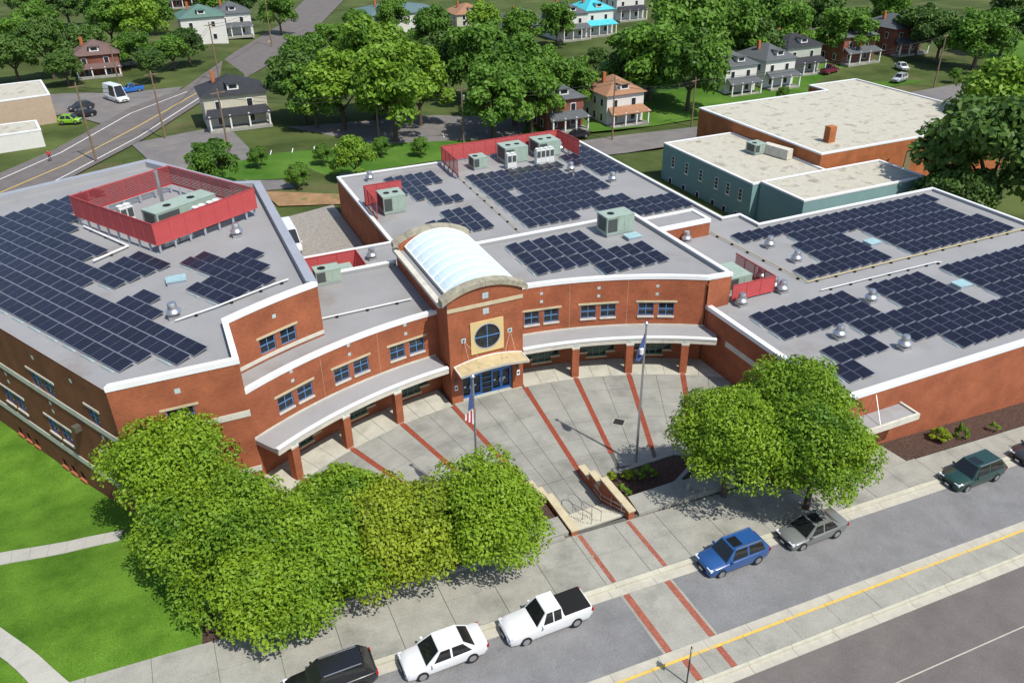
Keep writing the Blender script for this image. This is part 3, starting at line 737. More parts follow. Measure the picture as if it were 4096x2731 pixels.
# round window in its stone square
cu, cz_, cr = 21.44, 5.8, 1.17
b = MB(); N = 48
def sqp(a):
    c, s = math.cos(a), math.sin(a); k = 1.45/max(abs(c), abs(s)); return (cu+c*k, cz_+s*k)
for i in range(N):
    a, c = 2*math.pi*i/N, 2*math.pi*(i+1)/N
    o0, o1 = sqp(a), sqp(c); i0, i1_ = (cu+cr*math.cos(a), cz_+cr*math.sin(a)), (cu+cr*math.cos(c), cz_+cr*math.sin(c))
    f = tv-.1
    b.face([(i0[0], f, i0[1]), (o0[0], f, o0[1]), (o1[0], f, o1[1]), (i1_[0], f, i1_[1])]); b.face([(o0[0], f, o0[1]), (o0[0], tv, o0[1]), (o1[0], tv, o1[1]), (o1[0], f, o1[1])])
    b.face([(i1_[0], f, i1_[1]), (i1_[0], tv, i1_[1]), (i0[0], tv, i0[1]), (i0[0], f, i0[1])])
rw = b.build('round_window', M('cream_stone', (.60, .47, .22), .8, var=.08, scale=1), sch)
for i, (su, sz) in enumerate(((-1, -1), (1, -1), (-1, 1), (1, 1))):
    b = MB(); pts = [(cu, tv-.02, cz_)]+[(cu+su*cr*math.cos(a), tv-.02, cz_+sz*cr*math.sin(a)) for a in np.linspace(0, math.pi/2, 13)]; b.face(pts); b.build('pane', glass, rw)
b = MB(); b.bx(cu-.03, cu+.03, tv-.07, tv-.025, cz_-cr, cz_+cr); b.bx(cu-cr, cu+cr, tv-.075, tv-.03, cz_-.03, cz_+.03); b.build('mullion', bluef, rw)
b = MB(); b.loft([[(cu+(cr+d)*math.cos(a), tv-y, cz_+(cr+d)*math.sin(a)) for d, y in ((-.07, .05), (.0, .05), (.0, .115), (-.07, .115))] for a in np.linspace(0, 2*math.pi, 49)], cap=False); b.build('ring', M('ring_metal', (.35, .37, .42), .5), rw)
for z in (8.06, 9.45): 
    b = MB()
    for dx in (-.13, .13):
        for dz in (-.13, .13): b.bx(21.42+dx-.125, 21.42+dx+.125, tv-.012, tv, z+dz-.125, z+dz+.125)
    b.build('tile', teal_sq, sch)
tie = []
for u in (19.4, 23.48):
    b = MB(); b.bx(u-.2, u+.2, tv-.015, tv, 5.6, 6.0); b.build('tile', teal_sq, sch)
    MB().box((u, tv-.03, 5.8), (.16, .04, .16)).build('anchor', iron, sch)
# entrance canopy
can = M('canopy_fibreglass', (.50, .42, .24), .6, var=.12, scale=1.2, stain=((.18, .14, .08), 1.6, .56, .72, .8))
def cz2(u): return 3.52+.42*(1-((u-21.45)/2.97)**2)
uu = np.linspace(18.48, 24.42, 17); vf = 51.7
b = MB(); b.loft([[(u, tv-.01, cz2(u)-.06), (u, tv-.01, cz2(u)), (u, vf+.25*((u-21.45)/2.97)**2, cz2(u)-.02), (u, vf+.25*((u-21.45)/2.97)**2, cz2(u)-.08)] for u in uu]); cn = b.build('entrance_canopy', can, sch)
b = MB(); b.loft([[(u, vf+.25*((u-21.45)/2.97)**2-.06, cz2(u)-.14), (u, vf+.25*((u-21.45)/2.97)**2-.06, cz2(u)+.04), (u, vf+.25*((u-21.45)/2.97)**2+.02, cz2(u)+.04), (u, vf+.25*((u-21.45)/2.97)**2+.02, cz2(u)-.14)] for u in uu]); b.build('edge', M('canopy_edge_metal', (.42, .40, .34), .5), cn)
for u in (18.45, 24.45): MB().bar((u, tv, cz2(u)+.0), (u, vf+.25, cz2(u)-.02), .06, .16).build('edge', white, cn)
b = MB(); b.loft([[(u, tv-.06, cz2(u)), (u, tv-.06, cz2(u)+.06), (u, tv-.0, cz2(u)+.06), (u, tv-.0, cz2(u))] for u in uu]); b.build('edge', white, cn)
for u in (19.4, 23.48):
    for e in (-.05, -1.3 if u > 21 else 1.3): MB().tube([(u, tv-.06, 5.8), (u+(0 if abs(e) < 1 else e), 52.1, cz2(u+(0 if abs(e) < 1 else e))+.05)], .014, 5).build('tie_rod', M('rod', (.55, .45, .35), .5), cn)
# doors
dv = tv+.42
b = MB(); b.bx(19.13, 23.68, dv+.05, dv+.06, 0, 2.68); b.build('door_glazing', glass, sch)
Pd, _ = line((19.13, dv), (23.68, dv))
xs = [0, 1.0, 1.86, 2.7, 3.56, 4.55]
for s0 in (.03, .93, 2.74, 3.63):
    dr_ = MB()
    s1 = s0+.88
    for q in ((s0, s0+.13, .02, 2.12), (s1-.13, s1, .02, 2.12)): pbox(Pd, *q, 0, .06, b=dr_)
    for q in ((s0+.131, s1-.131, .02, .3), (s0+.131, s1-.131, 1.95, 2.12), (s0+.131, s1-.131, .98, 1.0)): pbox(Pd, *q, .002, .058, b=dr_)
    d_ = dr_.build('door', M('door_blue', (.045, .19, .55), .4, var=.05), sch)
    pbox(Pd, (s1-.2 if s0 in (.03, 2.74) else s0+.08), (s1-.08 if s0 in (.03, 2.74) else s0+.2), .85, 1.25, .06, .11).build('handle', steel, d_)
    pbox(Pd, s0+.2, s0+.4, 1.0, 1.16, .0, .012).build('notice', white, d_)
b = MB()
for z in (.05, .58, 1.1, 1.62, 2.14, 2.6): pbox(Pd, 1.84, 2.72, z-.03, z+.03, 0, .05, b=b)
for s in (0., 1.82, 2.72, 4.5): pbox(Pd, s, s+.05, .02, 2.66, 0, .065, b=b)
pbox(Pd, .0, 4.55, 2.13, 2.19, .003, .06, b=b)
b.build('door_frame', bluef, sch)
for u in (18.55, 24.2):
    MB().bx(u-.14, u+.14, tv-.02, tv, 1.25, 1.75).build('notice', white, sch); MB().bx(u-.09, u+.09, tv-.024, tv-.02, 1.4, 1.6).build('print', M('print_dark', (.05, .05, .05), .8), bpy.data.objects['notice'])
    MB().bx(u-.1, u+.1, tv-.1, tv, 2.0, 2.35).build('wall_lamp', M('bronze', (.1, .09, .07), .5), sch)
def text(body, size, loc, rot, mat, name, parent, depth=.01):
    cu_ = bpy.data.curves.new(name, 'FONT'); cu_.body = body; cu_.size = size; cu_.extrude = depth; cu_.align_x = 'CENTER'; cu_.align_y = 'CENTER'
    o = bpy.data.objects.new(name, cu_); COL.objects.link(o)
    dg = bpy.context.evaluated_depsgraph_get(); me = bpy.data.meshes.new_from_object(o.evaluated_get(dg)); bpy.data.objects.remove(o)
    me.materials.clear(); me.materials.append(mat)
    o = bpy.data.objects.new(name, me); COL.objects.link(o); o.location = [float(k) for k in loc]; o.rotation_euler = rot
    if parent is not None: o.parent = parent; o.matrix_parent_inverse = wm(parent).inverted()
    return o
text('1004', .34, (21.45, tv-.02, 2.98), (math.pi/2, 0, 0), M('bronze_letters', (.45, .2, .08), .5), 'house_number', sch)
# ================================================================ ROOF EQUIPMENT
alu = M('aluminium', (.55, .56, .58), .35, metal=.8, var=.06)
cells = M('solar_cells', (.010, .010, .022), .22, var=.3, scale=.4, spec=.5)
def panelmesh():
    b = MB(); hw, hl = .55, 1.14
    def z(x): return .12+.2*(x+hw)/(2*hw)
    b.face([(-hw, -hl, z(-hw)), (hw, -hl, z(hw)), (hw, hl, z(hw)), (-hw, hl, z(-hw))])
    b.face([(-hw, hl, z(-hw)-.04), (hw, hl, z(hw)-.04), (hw, -hl, z(hw)-.04), (-hw, -hl, z(-hw)-.04)])
    for p, q in (((-hw, -hl), (hw, -hl)), ((hw, -hl), (hw, hl)), ((hw, hl), (-hw, hl)), ((-hw, hl), (-hw, -hl))):
        b.face([(*p, z(p[0])-.04), (*q, z(q[0])-.04), (*q, z(q[0])), (*p, z(p[0]))])
    nf = len(b.f)
    for y0, y1 in ((-hl+.03, -.012), (.012, hl-.03)):
        for k in range(6):
            x0 = -hw+.03+(2*hw-.06)*k/6+.004; x1 = -hw+.03+(2*hw-.06)*(k+1)/6-.004
            b.face([(x0, y0, z(x0)+.004), (x1, y0, z(x1)+.004), (x1, y1, z(x1)+.004), (x0, y1, z(x0)+.004)])
    me = b.mesh('solar_panel', alu); me.materials.append(cells)
    for i, p in enumerate(me.polygons): p.material_index = 1 if i >= nf else 0
    return me
PM = panelmesh()
brk = MB(); brk.box((-.72, 0, .06), (.2, 1.6, .07), taper=.6)
BM = brk.mesh('bracket', M('bracket_metal', (.35, .42, .42), .5, metal=.3))
def array(label, z, b0, pb, a0, pa, rows, az=0.):
    eb = np.array([math.cos(az), math.sin(az)]); ea = np.array([math.sin(az), -math.cos(az)])
    cells_ = {(i, j) for j, seg in rows.items() for s in seg for i in range(s[0], s[1]+1)}
    root = None
    for i, j in sorted(cells_):
        c = eb*(b0+pb*i+.56)+ea*(a0+pa*j+pa/2)
        if root is None: root = thing('solar_array', label, 'solar array', (c[0], c[1], z), 0, 'solar arrays on the school roofs')
        o = add('solar_panel', PM, root, True, (c[0], c[1], z), az)
        if (i-1, j) not in cells_: add('bracket', BM, root, True, (c[0], c[1], z), az)
zr = ZE-.35
array('large solar array at the back of the right wing roof, beside the tan pipe', zr, 52.88, 1.3175, -62.95, 2.37, {0: [(0, 20)], 1: [(4, 19)], 2: [(3, 7), (10, 19)], 3: [(3, 7), (10, 20)], 4: [(0, 7), (10, 20)]})
array('largest solar array, along the front edge of the right wing roof', zr, 43.34, 1.315, -47.9, 2.36, {0: [(0, 7), (10, 14), (17, 27)], 1: [(0, 7), (10, 14), (17, 27)], 2: [(5, 14), (17, 27)], 3: [(1, 4), (7, 27)], 4: [(0, 1), (9, 27)]})
array('solar array on the upper roof right of the vaulted skylight', ZD-.44, 28.2, 1.36, -65.2, 2.45, {0: [(0, 5)], 1: [(0, 5)], 2: [(0, 8)], 3: [(4, 8)]})
array('big solar array filling the middle of the back wing roof', zr, 35.0, 1.315, -93.1, 2.385, {0: [(0, 9)], 1: [(0, 8)], 2: [(0, 10)], 3: [(0, 1), (3, 10)], 4: [(0, 10)], 5: [(0, 8)], 6: [(0, 10)], 7: [(0, 4), (7, 14)], 8: [(9, 14)]})
array('solar array at the far right corner of the back wing roof', zr, 49.2, 1.315, -97.6, 2.4, {0: [(2, 3)], 1: [(0, 3)], 2: [(0, 3)], 3: [(1, 3)], 4: [(1, 3)]})
array('solar array behind the red cage on the back wing', zr, 22.8, 1.315, -96.9, 2.4, {0: [(2, 6)], 1: [(0, 6)], 2: [(1, 4)], 3: [(3, 5)], 4: [(4, 6)]})
array('small solar array just behind the vaulted skylight', zr, 25.3, 1.315, -82.9, 2.4, {0: [(2, 4)], 1: [(0, 4)], 2: [(0, 4)]})
az = math.radians(29.7); zl = ZL-.61
array('largest solar array on the left wing, along its outer wall', zl, 20.55, 1.312, -80.8, 2.3, dict(sorted({j: [] for j in range(16)}.items())) | {j: [(0, 1 if j == 15-0 and False else (3 if j <= 15 else 0))] if j < 15 else [(2, 3)] for j in range(16)} | {8: [(0, 8)], 9: [(0, 3), (5, 8)], 11: [(0, 5)], 12: [(0, 4)]} | {j: [(0, 7)] for j in range(4, 7)} | {3: [(0, 8)], 2: [(0, 9)], 7: [(0, 5)], 1: [(0, 11)], 0: [(0, 13)]}, az)
array('solar array near the inner corner of the left wing roof', zl, 30.2, 1.312, -80.8, 2.3, {10: [(2, 3)], 11: [(2, 5)], 12: [(0, 4)], 13: [(0, 3)]}, az)
# exhaust fans
fanm = MB(); fanm.box((0, 0, .15), (.8, .8, .3)); fanm.lathe((0, 0, .3), [(.3, 0), (.5, .12), (.55, .28), (.45, .42), (.33, .5), (.31, .85), (.26, .95), (.1, .97)], 18)
FM = fanm.mesh('exhaust_fan', M('spun_metal', (.55, .56, .57), .32, metal=.85, var=.1), True)
for k, (t, x, y, z, d) in enumerate((('2a', 2030, 740, zl, 'beside the red screen on the left wing'), ('2a', 1495, 1435, zl, 'near the white conduit on the left wing'), ('1b', 1025, 1545, zr, 'at the back left corner of the back wing'), ('2b', 1045, 935, zr, 'on the low link roof by the cage'), ('2b', 910, 975, zr, 'half hidden beside the low cage'), ('1c', 515, 1290, zr, 'at the back edge by the tall red screen'), ('1c', 605, 1465, zr, 'between two arrays of the back wing'), ('1c', 960, 1555, zr, 'near the right edge of the back wing'), ('2c', 1590, 790, zr, 'in front of the brick penthouse'), ('2d', 170, 835, zr, 'by the first panels of the far right array'), ('2d', 400, 958, zr, 'in the notch of the far right array'), ('2d', 95, 1110, zr, 'behind the small red cage'), ('2d', 215, 1190, zr, 'left one of the pair by the pipe corner'), ('2d', 280, 1218, zr, 'right one of the pair by the pipe corner'), ('2d', 1035, 1300, zr, 'in the gap of the front array'), ('3d', 765, 220, zr, 'at the notch of the front array'), ('3d', 1320, 310, zr, 'nearest the front parapet of the right wing'), ('2c', 2060, 1330, zr, 'below the small red cage'))):
    o = add('exhaust_fan', FM, loc=[float(v) for v in G(t, x, y, z)]); tag(o, 'round metal exhaust fan '+d, 'exhaust fan', 'rooftop exhaust fans')
rtuc = M('unit_green', (.30, .38, .32), .5, var=.08, stain=((.15, .17, .14), .9, .58, .72, .6)); blk = M('black', (.008, .008, .008), .9); grl = M('coil_grille', (.06, .07, .07), .6)
wht = M('unit_white', (.62, .64, .62), .5, var=.04)
def rtu(label, u, v, z, w, d, h, rz=0, fans=1, color=None):
    t = thing('rooftop_unit', label, 'air conditioner', (u, v, z), rz); c = color or rtuc
    MB().box((w/2, d/2, .12), (w*.96, d*.96, .24)).build('curb', roofl, t, world=False)
    MB().box((w/2, d/2, .24+h/2), (w, d, h)).build('cabinet', c, t, world=False)
    MB().box((w/2, d/2, .26+h), (w+.05, d+.05, .04)).build('lid', c, t, world=False)
    for k in range(fans):
        MB().lathe((w*(.3+.4*k) if fans > 1 else w*.3, d*.5, .28+h), [(.36, 0), (.36, .03), (.3, .035), (.1, .01)], 16).build('fan', blk, t, world=False)
    MB().box((w*.2, -.012, .3+h*.5), (w*.34, .02, h*.75)).build('grille', grl, t, world=False); MB().box((-.012, d*.5, .3+h*.5), (.02, d*.7, h*.75)).build('grille', grl, t, world=False)
    for k in range(2): MB().box((w*(.5+.25*k), -.012, .3+h*.5), (w*.22, .02, h*.8)).build('access_panel', c, t, world=False)
def vrf(label, u, v, z, rz=0, n=2, h=1.65):
    t = thing('condenser_unit', label, 'air conditioner', (u, v, z), rz)
    for k in range(n):
        MB().box((.32+.64*k, .38, .25+h/2), (.62, .76, h)).build('cabinet', wht, t, world=False)
        MB().box((.32+.64*k, -.012, .25+h*.68), (.5, .02, h*.5)).build('grille', grl, t, world=False)
        MB().lathe((.32+.64*k, .38, .25+h), [(.3, 0), (.34, .18), (.3, .18), (.27, .06), (.05, .06)], 16).build('fan_shroud', wht, t, world=False)
    MB().box((.32*n, .38, .12), (.64*n+.1, .8, .1)).build('frame', wht, t, world=False)
red = M('screen_red', (.42, .06, .06), .55, var=.08)
def screen(label, pts, z0, z1, legs=0., closed=True, name='equipment_screen'):
    t = thing(name, label, 'screen', (*pts[0], z0-legs)); n = len(pts)
    for e in range(n if closed else n-1):
        p, q = np.array(pts[e]), np.array(pts[(e+1) % n]); L = np.hypot(*(q-p)); m = max(1, round(L/1.6)); d = (q-p)/L
        P_, _ = line(p, q)
        for k in range(m):
            s0, s1 = L*k/m+.03, L*(k+1)/m-.03
            b = MB(); ns = int((z1-z0)/.16)
            for s in range(ns):
                zz = z0+.06+(z1-z0-.12)*s/ns; a, c = P_(s0, -.03), P_(s1, -.03); a2, c2 = P_(s0, .03), P_(s1, .03); hh = (z1-z0-.12)/ns
                b.face([(*a2, zz), (*c2, zz), (*c, zz+hh), (*a, zz+hh)])
            b.build('louvre_panel', red, t)
            MB().bar((*P_(L*k/m, 0), z0), (*P_(L*k/m, 0), z1), .07).build('post', red, t)
            if legs: MB().bar((*P_(L*k/m+.3, -.12), z0-legs), (*P_(L*k/m+.3, -.12), z0), .18).build('leg', greyc, t)
        for zz in (z0+.03, z1): MB().bar((*p, zz), (*q, zz), .08).build('rail', red, t)
    return t
screen('large red louvred screen enclosing units on the left wing roof', [(-1.5, 69.3), (7.5, 74.6), (.9, 85.3), (-7.8, 80.0)], 12.0, 13.87, .8)
screen('tall red panel screen at the back edge of the back wing', [(34.0, 92.8), (34.2, 99.3), (51.2, 99.3), (51.5, 93.5)], 5.6, 7.6, .4, closed=False)
c30 = math.radians(30.5)
def LW(a, b): return (-1.5+a*math.cos(c30)-b*math.sin(c30), 69.3+a*math.sin(c30)+b*math.cos(c30))
for k, (a, b) in enumerate(((1.2, .8), (2.7, .8), (5.2, 1.6), (6.7, 1.6))): vrf('white twin-fan condenser, number %s along the front of the big red screen' % ('one', 'two', 'three', 'four')[k], *LW(a, b), zl, c30)
vrf('lone white twin-fan condenser at the left end inside the big red screen', *LW(1.6, 7.5), zl, c30)
rtu('long green rooftop unit with two black fans inside the big red screen', *LW(2.6, 3.6), zl, 6.2, 2.2, 1.7, c30, 2)
o = MB().tube([(*LW(6.2, 8.2), zl), (*LW(6.2, 8.2), zl+4.0)], .18, 12).build('flue_pipe', alu, smooth=True); tag(o, 'tall metal flue rising from the big red screen', 'flue')
rtu('single-fan green unit at the left inside the tall back screen', 37.0, 94.9, zr, 1.9, 2.0, 1.35)
rtu('ribbed green unit with two fans in the middle of the back screen', 41.6, 95.2, zr, 3.2, 3.0, 1.9, 0, 2)
rtu('ribbed green unit with two fans at the right of the back screen', 46.6, 95.6, zr, 3.2, 3.2, 1.9, 0, 2)
vrf('slim white twin-fan condenser in front of the middle ribbed unit', 41.0, 93.3, zr); vrf('wide white four-fan condenser in front of the right ribbed unit', 45.2, 93.4, zr, 0, 4)
screen('square red cage open in front around a green unit on the back wing', [(20.9, 83.6), (20.9, 88.6), (25.4, 88.6)], zr+.2, zr+2.5, closed=False, name='equipment_cage')
rtu('green twin-fan unit inside the square red cage', 22.0, 84.6, zr, 2.6, 2.8, 1.9, 0, 2)
screen('low red cage on the link roof behind the parapet', [(10.0, 68.2), (10.0, 72.3), (15.6, 72.3), (15.6, 68.2)], zr+.2, zr+2.0, closed=False, name='equipment_cage')
rtu('green single-fan unit inside the low link roof cage', 11.6, 68.9, zr, 2.9, 1.6, 1.4)
p = G('2b', 578, 1180, ZB-.44); rtu('green single-fan unit standing by the left wing parapet', p[0], p[1], ZB-.44, 2.2, 1.4, 1.2)
p = G('2c', 912, 755, ZD-.44); rtu('tall green rooftop unit on the upper roof beside a yellow rail', p[0], p[1], ZD-.44, 3.0, 2.0, 1.75)
screen('small red cage on the right wing against the upper brick corner', [(43.6, 50.6), (48.2, 50.6), (48.2, 56.2)], zr+.2, zr+1.7, closed=False, name='equipment_cage')
rtu('green single-fan unit inside the small red cage', 44.4, 52.0, zr, 2.4, 3.0, 1.3)
for t, x, y, z, l in (('2a', 1510, 1130, zl, 'dusty blue roof hatch on the left wing'), ('2d', 1050, 805, zr, 'pale blue roof hatch beside the far right array'), ('2d', 1810, 1165, zr, 'pale blue roof hatch between front arrays'), ('2c', 1130, 755, ZD-.44, 'small teal roof hatch by the tall green unit')):
    h = thing('roof_hatch', l, 'roof hatch', G(t, x, y, z)); MB().box((0, 0, .14), (1.4, 1.1, .28)).build('curb', greyc, h, world=False); MB().box((0, 0, .32), (1.5, 1.2, .08)).build('lid', M('hatch_blue', (.30, .45, .48), .5, var=.2, scale=3), h, world=False)
tan = M('pipe_tan', (.50, .40, .18), .6); wp = M('pipe_white', (.66, .66, .64), .5)
def pipe(label, pts, r, mat):
    t = thing('roof_pipe', label, 'pipe', pts[0]); MB().tube([(p[0], p[1], p[2]+.22) for p in pts], r, 7).build('pipe', mat, t, smooth=True)
    for a, c in zip(pts, pts[1:]):
        a, c = np.array(a), np.array(c); n = max(1, int(np.hypot(*(c-a)[:2])/2.2))
        for k in range(n): q = a+(c-a)*(k+.5)/n; MB().box((q[0], q[1], q[2]+.08), (.22, .22, .14)).build('support', blk, t)
pipe('long tan gas pipe across the right wing roof', [G('2c', 1795, 715, zr), G('2d', 495, 1145, zr), G('2d', 2400, 675, zr)], .05, tan)
pipe('white conduit between arrays on the right wing', [G('2d', 610, 1215, zr), G('2d', 1590, 975, zr), G('2d', 1640, 975, zr)], .05, wp)
pipe('white conduit along the curved edge of the left wing', [G('2a', 1500, 1480, zl), G('2a', 1850, 1360, zl), G('2a', 2350, 1165, zl), G('2b', 330, 1125, zl)], .06, wp)
pipe('white insulated pipe beside the big red screen', [G('2a', 800, 970, zl), G('2a', 1100, 840, zl), G('2a', 720, 670, zl)], .1, wp)
pipe('white conduit across the low roof left of the tower', [G('2b', 610, 1460, ZB-.44), G('2b', 1380, 1290, ZB-.44)], .06, wp)
pipe('tan gas pipe running along the back wing roof', [G('2b', 1750, 210, zr), G('2b', 2310, 715, zr)], .03, tan)
# ================================================================ FLAGPOLES
for u, v, h, l in ((27.8, 40.4, 11.75, 'tall grey flagpole with a blue flag, right of the steps'), (15.1, 40.4, 11.0, 'grey flagpole with a striped flag, left of the steps')):
    t = thing('flagpole', l, 'flagpole', (u, v, 0)); MB().tube([(u, v, 0), (u, v, h)], [.11, .06], 12).build('pole', alu, t, smooth=True); MB().lathe((u, v, h), [(.02, 0), (.14, .1), (.16, .16), (.14, .22), (.02, .32)], 12).build('finial', alu, t, smooth=True); MB().lathe((u, v, 0), [(.4, 0), (.35, .06), (.15, .1)], 16).build('base', conc, t)
    cols = ['b'] if u > 20 else ['b', 'r', 'w', 'r', 'w', 'r', 'w']
    fl = thing('flag', 'limp dark blue flag with a white seal' if u > 20 else 'limp red, white and blue striped flag', 'flag', (u, v, h-2))
    fm = {'b': M('flag_blue', (.05, .08, .22), .8), 'r': M('flag_red', (.45, .03, .05), .8), 'w': M('flag_white', (.7, .7, .7), .8)}
    W_ = .95
    for k, cc in enumerate(cols):
        if u > 20: b = MB(); b.face([(u-.07, v, h-.5), (u-.07, v, h-2.4), (u-.4, v-.05, h-2.7), (u-.65, v+.06, h-2.6), (u-.6, v-.04, h-1.9)])
        elif k == 0: b = MB(); b.face([(u-.07, v-.02, h-.5), (u-.07, v-.02, h-2.2), (u-.45, v-.07, h-2.3), (u-.3, v-.02, h-1.2)])
        else: b = MB(); x0, x1 = u+.1-.12*(k-1), u+.1-.12*k; b.face([(x0, v-.03*(k % 2), h-2.2-.05*k), (x0-.05, v-.05, h-3.6+.1*k), (x1-.05, v-.02, h-3.6+.1*k), (x1, v-.04, h-2.2-.05*k)])
        b.build('cloth', fm[cc], fl)
    if u > 20: MB().lathe((u-.3, v-.07, h-1.9), [(.16, -.2), (.16, .2)], 12).build('seal', fm['w'], fl)
# ================================================================ ANNEX, REAR ROADS
oldroof = M('old_white_roof', (.46, .44, .36), .85, var=.15, scale=.5, stain=((.18, .16, .12), .5, .52, .66, .8), fine=.12)
bricko = brickmat('brick_orange', (.42, .11, .03), (.33, .08, .022), (.36, .2, .1)); tealw = M('teal_paint', (.19, .32, .32), .8, var=.06, scale=.5)
def flatblock(t, poly, z0, z1, wm_, name='wall', cop=None):
    poly = ccw([tuple(p[:2]) for p in poly]); MB().prism(poly, z0, z1-.2, bottom=False).build(name, wm_, t); roofsheet(poly, z1-.19, oldroof, t); parapet(poly, range(len(poly)), z1, z1-.19, w=.35, fas=.22, cop=cop or white, parent=t)
an = thing('brick_gymnasium', 'orange brick gymnasium with a stained white flat roof behind the school', 'building', (103, 98, -4))
flatblock(an, [(84, 83.2), (122.2, 83.2), (122.2, 116), (111.1, 116), (111.1, 111.7), (84, 111.7)], -5, 4.1, bricko)
for u in (101, 107, 113): MB().bx(u-.6, u+.6, 83.1, 83.2, -2.5, 2.2).build('window', M('olive_panel', (.20, .18, .09), .7), an)
MB().bx(88.7, 89.9, 87, 88.1, 3.9, 6.2).build('chimney', bricko, an)
an = thing('teal_annex', 'teal painted annex with a patchy white flat roof', 'building', (80, 90, -4))
flatblock(an, [(71.2, 81.5), (83.9, 81.5), (83.9, 102.6), (71.2, 102.6)], -5, 2.3, tealw); flatblock(an, [(72.3, 73.1), (93, 73.1), (93, 81.3), (72.3, 81.3)], -5, 2.55, tealw)
Pq, Lq = line((71.2, 102.6), (71.2, 81.5))
for s in (2.5, 6, 9.5, 13.2, 15.8, 18.5):
    window(Pq, s, s+.75, -.7, .9, frame=white, nx=1, ny=3, parent=an, sill=white, rec=False); window(Pq, s-.4, s+.4, -3.4, -2.5, frame=white, nx=1, ny=1, parent=an, rec=False)
rtu('dark rusty rooftop unit with white duct on the teal annex', 79.5, 91.5, 2.1, 2, 2.2, 1.3); 
o = MB().box((82.2, 90, 2.9), (1.2, 4.5, 1.4), .2).build('roof_duct', limew); tag(o, 'fat white duct on the teal annex roof', 'duct')
def gsheet(name, pts, mat, dz, label): return sheet(name, [p[:2] for p in pts], gz, mat, dz, label)
def gstrip(name, A, B, mat, dz, label):
    A = [Dg(*p)[:2] for p in A]; B = [Dg(*p)[:2] for p in B]; return sheet(name, (A, B), gz, mat, dz, label, sub=True)
gstrip('back_lawn', [(430, 395), (640, 352), (900, 330), (1170, 318), (1270, 318)], [(430, 420), (640, 412), (860, 392), (990, 372), (1330, 335)], grassb, .05, 'long green lawn strip behind the school')
gstrip('parking_lot', [(300, 330), (480, 295), (700, 290), (1000, 265), (1200, 270)], [(370, 395), (560, 385), (900, 330), (1170, 318), (1230, 318)], asphb, .03, 'worn asphalt parking lot with faded bay lines')
gstrip('back_street', [(560, 412), (860, 392), (1200, 345), (1400, 315), (1600, 292), (2000, 230), (2352, 165)], [(600, 440), (870, 412), (1260, 372), (1440, 352), (1640, 320), (2050, 262), (2352, 195)], asphb, .06, 'grey street behind the school')
gstrip('main_road', [(-60, 425), (130, 342), (300, 248), (420, 205), (540, 120), (640, 60), (700, 0)], [(-60, 500), (170, 405), (330, 320), (470, 230), (600, 160), (700, 95), (790, 0)], asphd, .08, 'dark road with bike lane markings at upper left')
gstrip('side_street', [(-40, 230), (150, 215), (300, 212), (420, 200)], [(-40, 300), (150, 262), (250, 290), (360, 250)], asphb, .05, 'side street and forecourt at the far left')
for nm, A, w, mt in (('yellow_line', [(-60, 470), (150, 380), (320, 290), (470, 205), (620, 95)], .25, painty), ('white_line', [(-60, 440), (140, 352), (300, 262), (430, 212)], .2, paint), ('white_line', [(0, 482), (160, 400), (320, 315), (460, 225)], .2, paint)):
    P0 = [Dg(*p)[:2] for p in A]; b = MB()
    for p, q in zip(P0, P0[1:]):
        d = (q-p)/np.hypot(*(q-p)); n_ = np.array([-d[1], d[0]])*w/2; b.face([(*k, gz(*k)+.1) for k in (p-n_, q-n_, q+n_, p+n_)])
    struct(b.build(nm, mt), nm.replace('_', ' ')+' on the main road')
for k in range(14):
    p = Dg(470+k*50, 372-k*5.0)[:2]; b = MB(); q = p+np.array([.6, 2.4]); b.face([(*a, gz(*a)+.09) for a in (p, p+[.14, 0], q+[.14, 0], q)]); struct(b.build('bay_line', paint), 'faded white bay line')
gsheet('house_lawns', [Dg(1190, 320), Dg(1500, 290), Dg(2352, 150), Dg(2352, 60), Dg(1480, 200), Dg(1220, 270)], grassb, .04, 'green lawns of the houses across the back street')
gsheet('dirt_patch', [Dg(600, 440), Dg(790, 448), Dg(790, 470), Dg(640, 475)], dirt, .1, 'bare orange dirt behind the service yard')
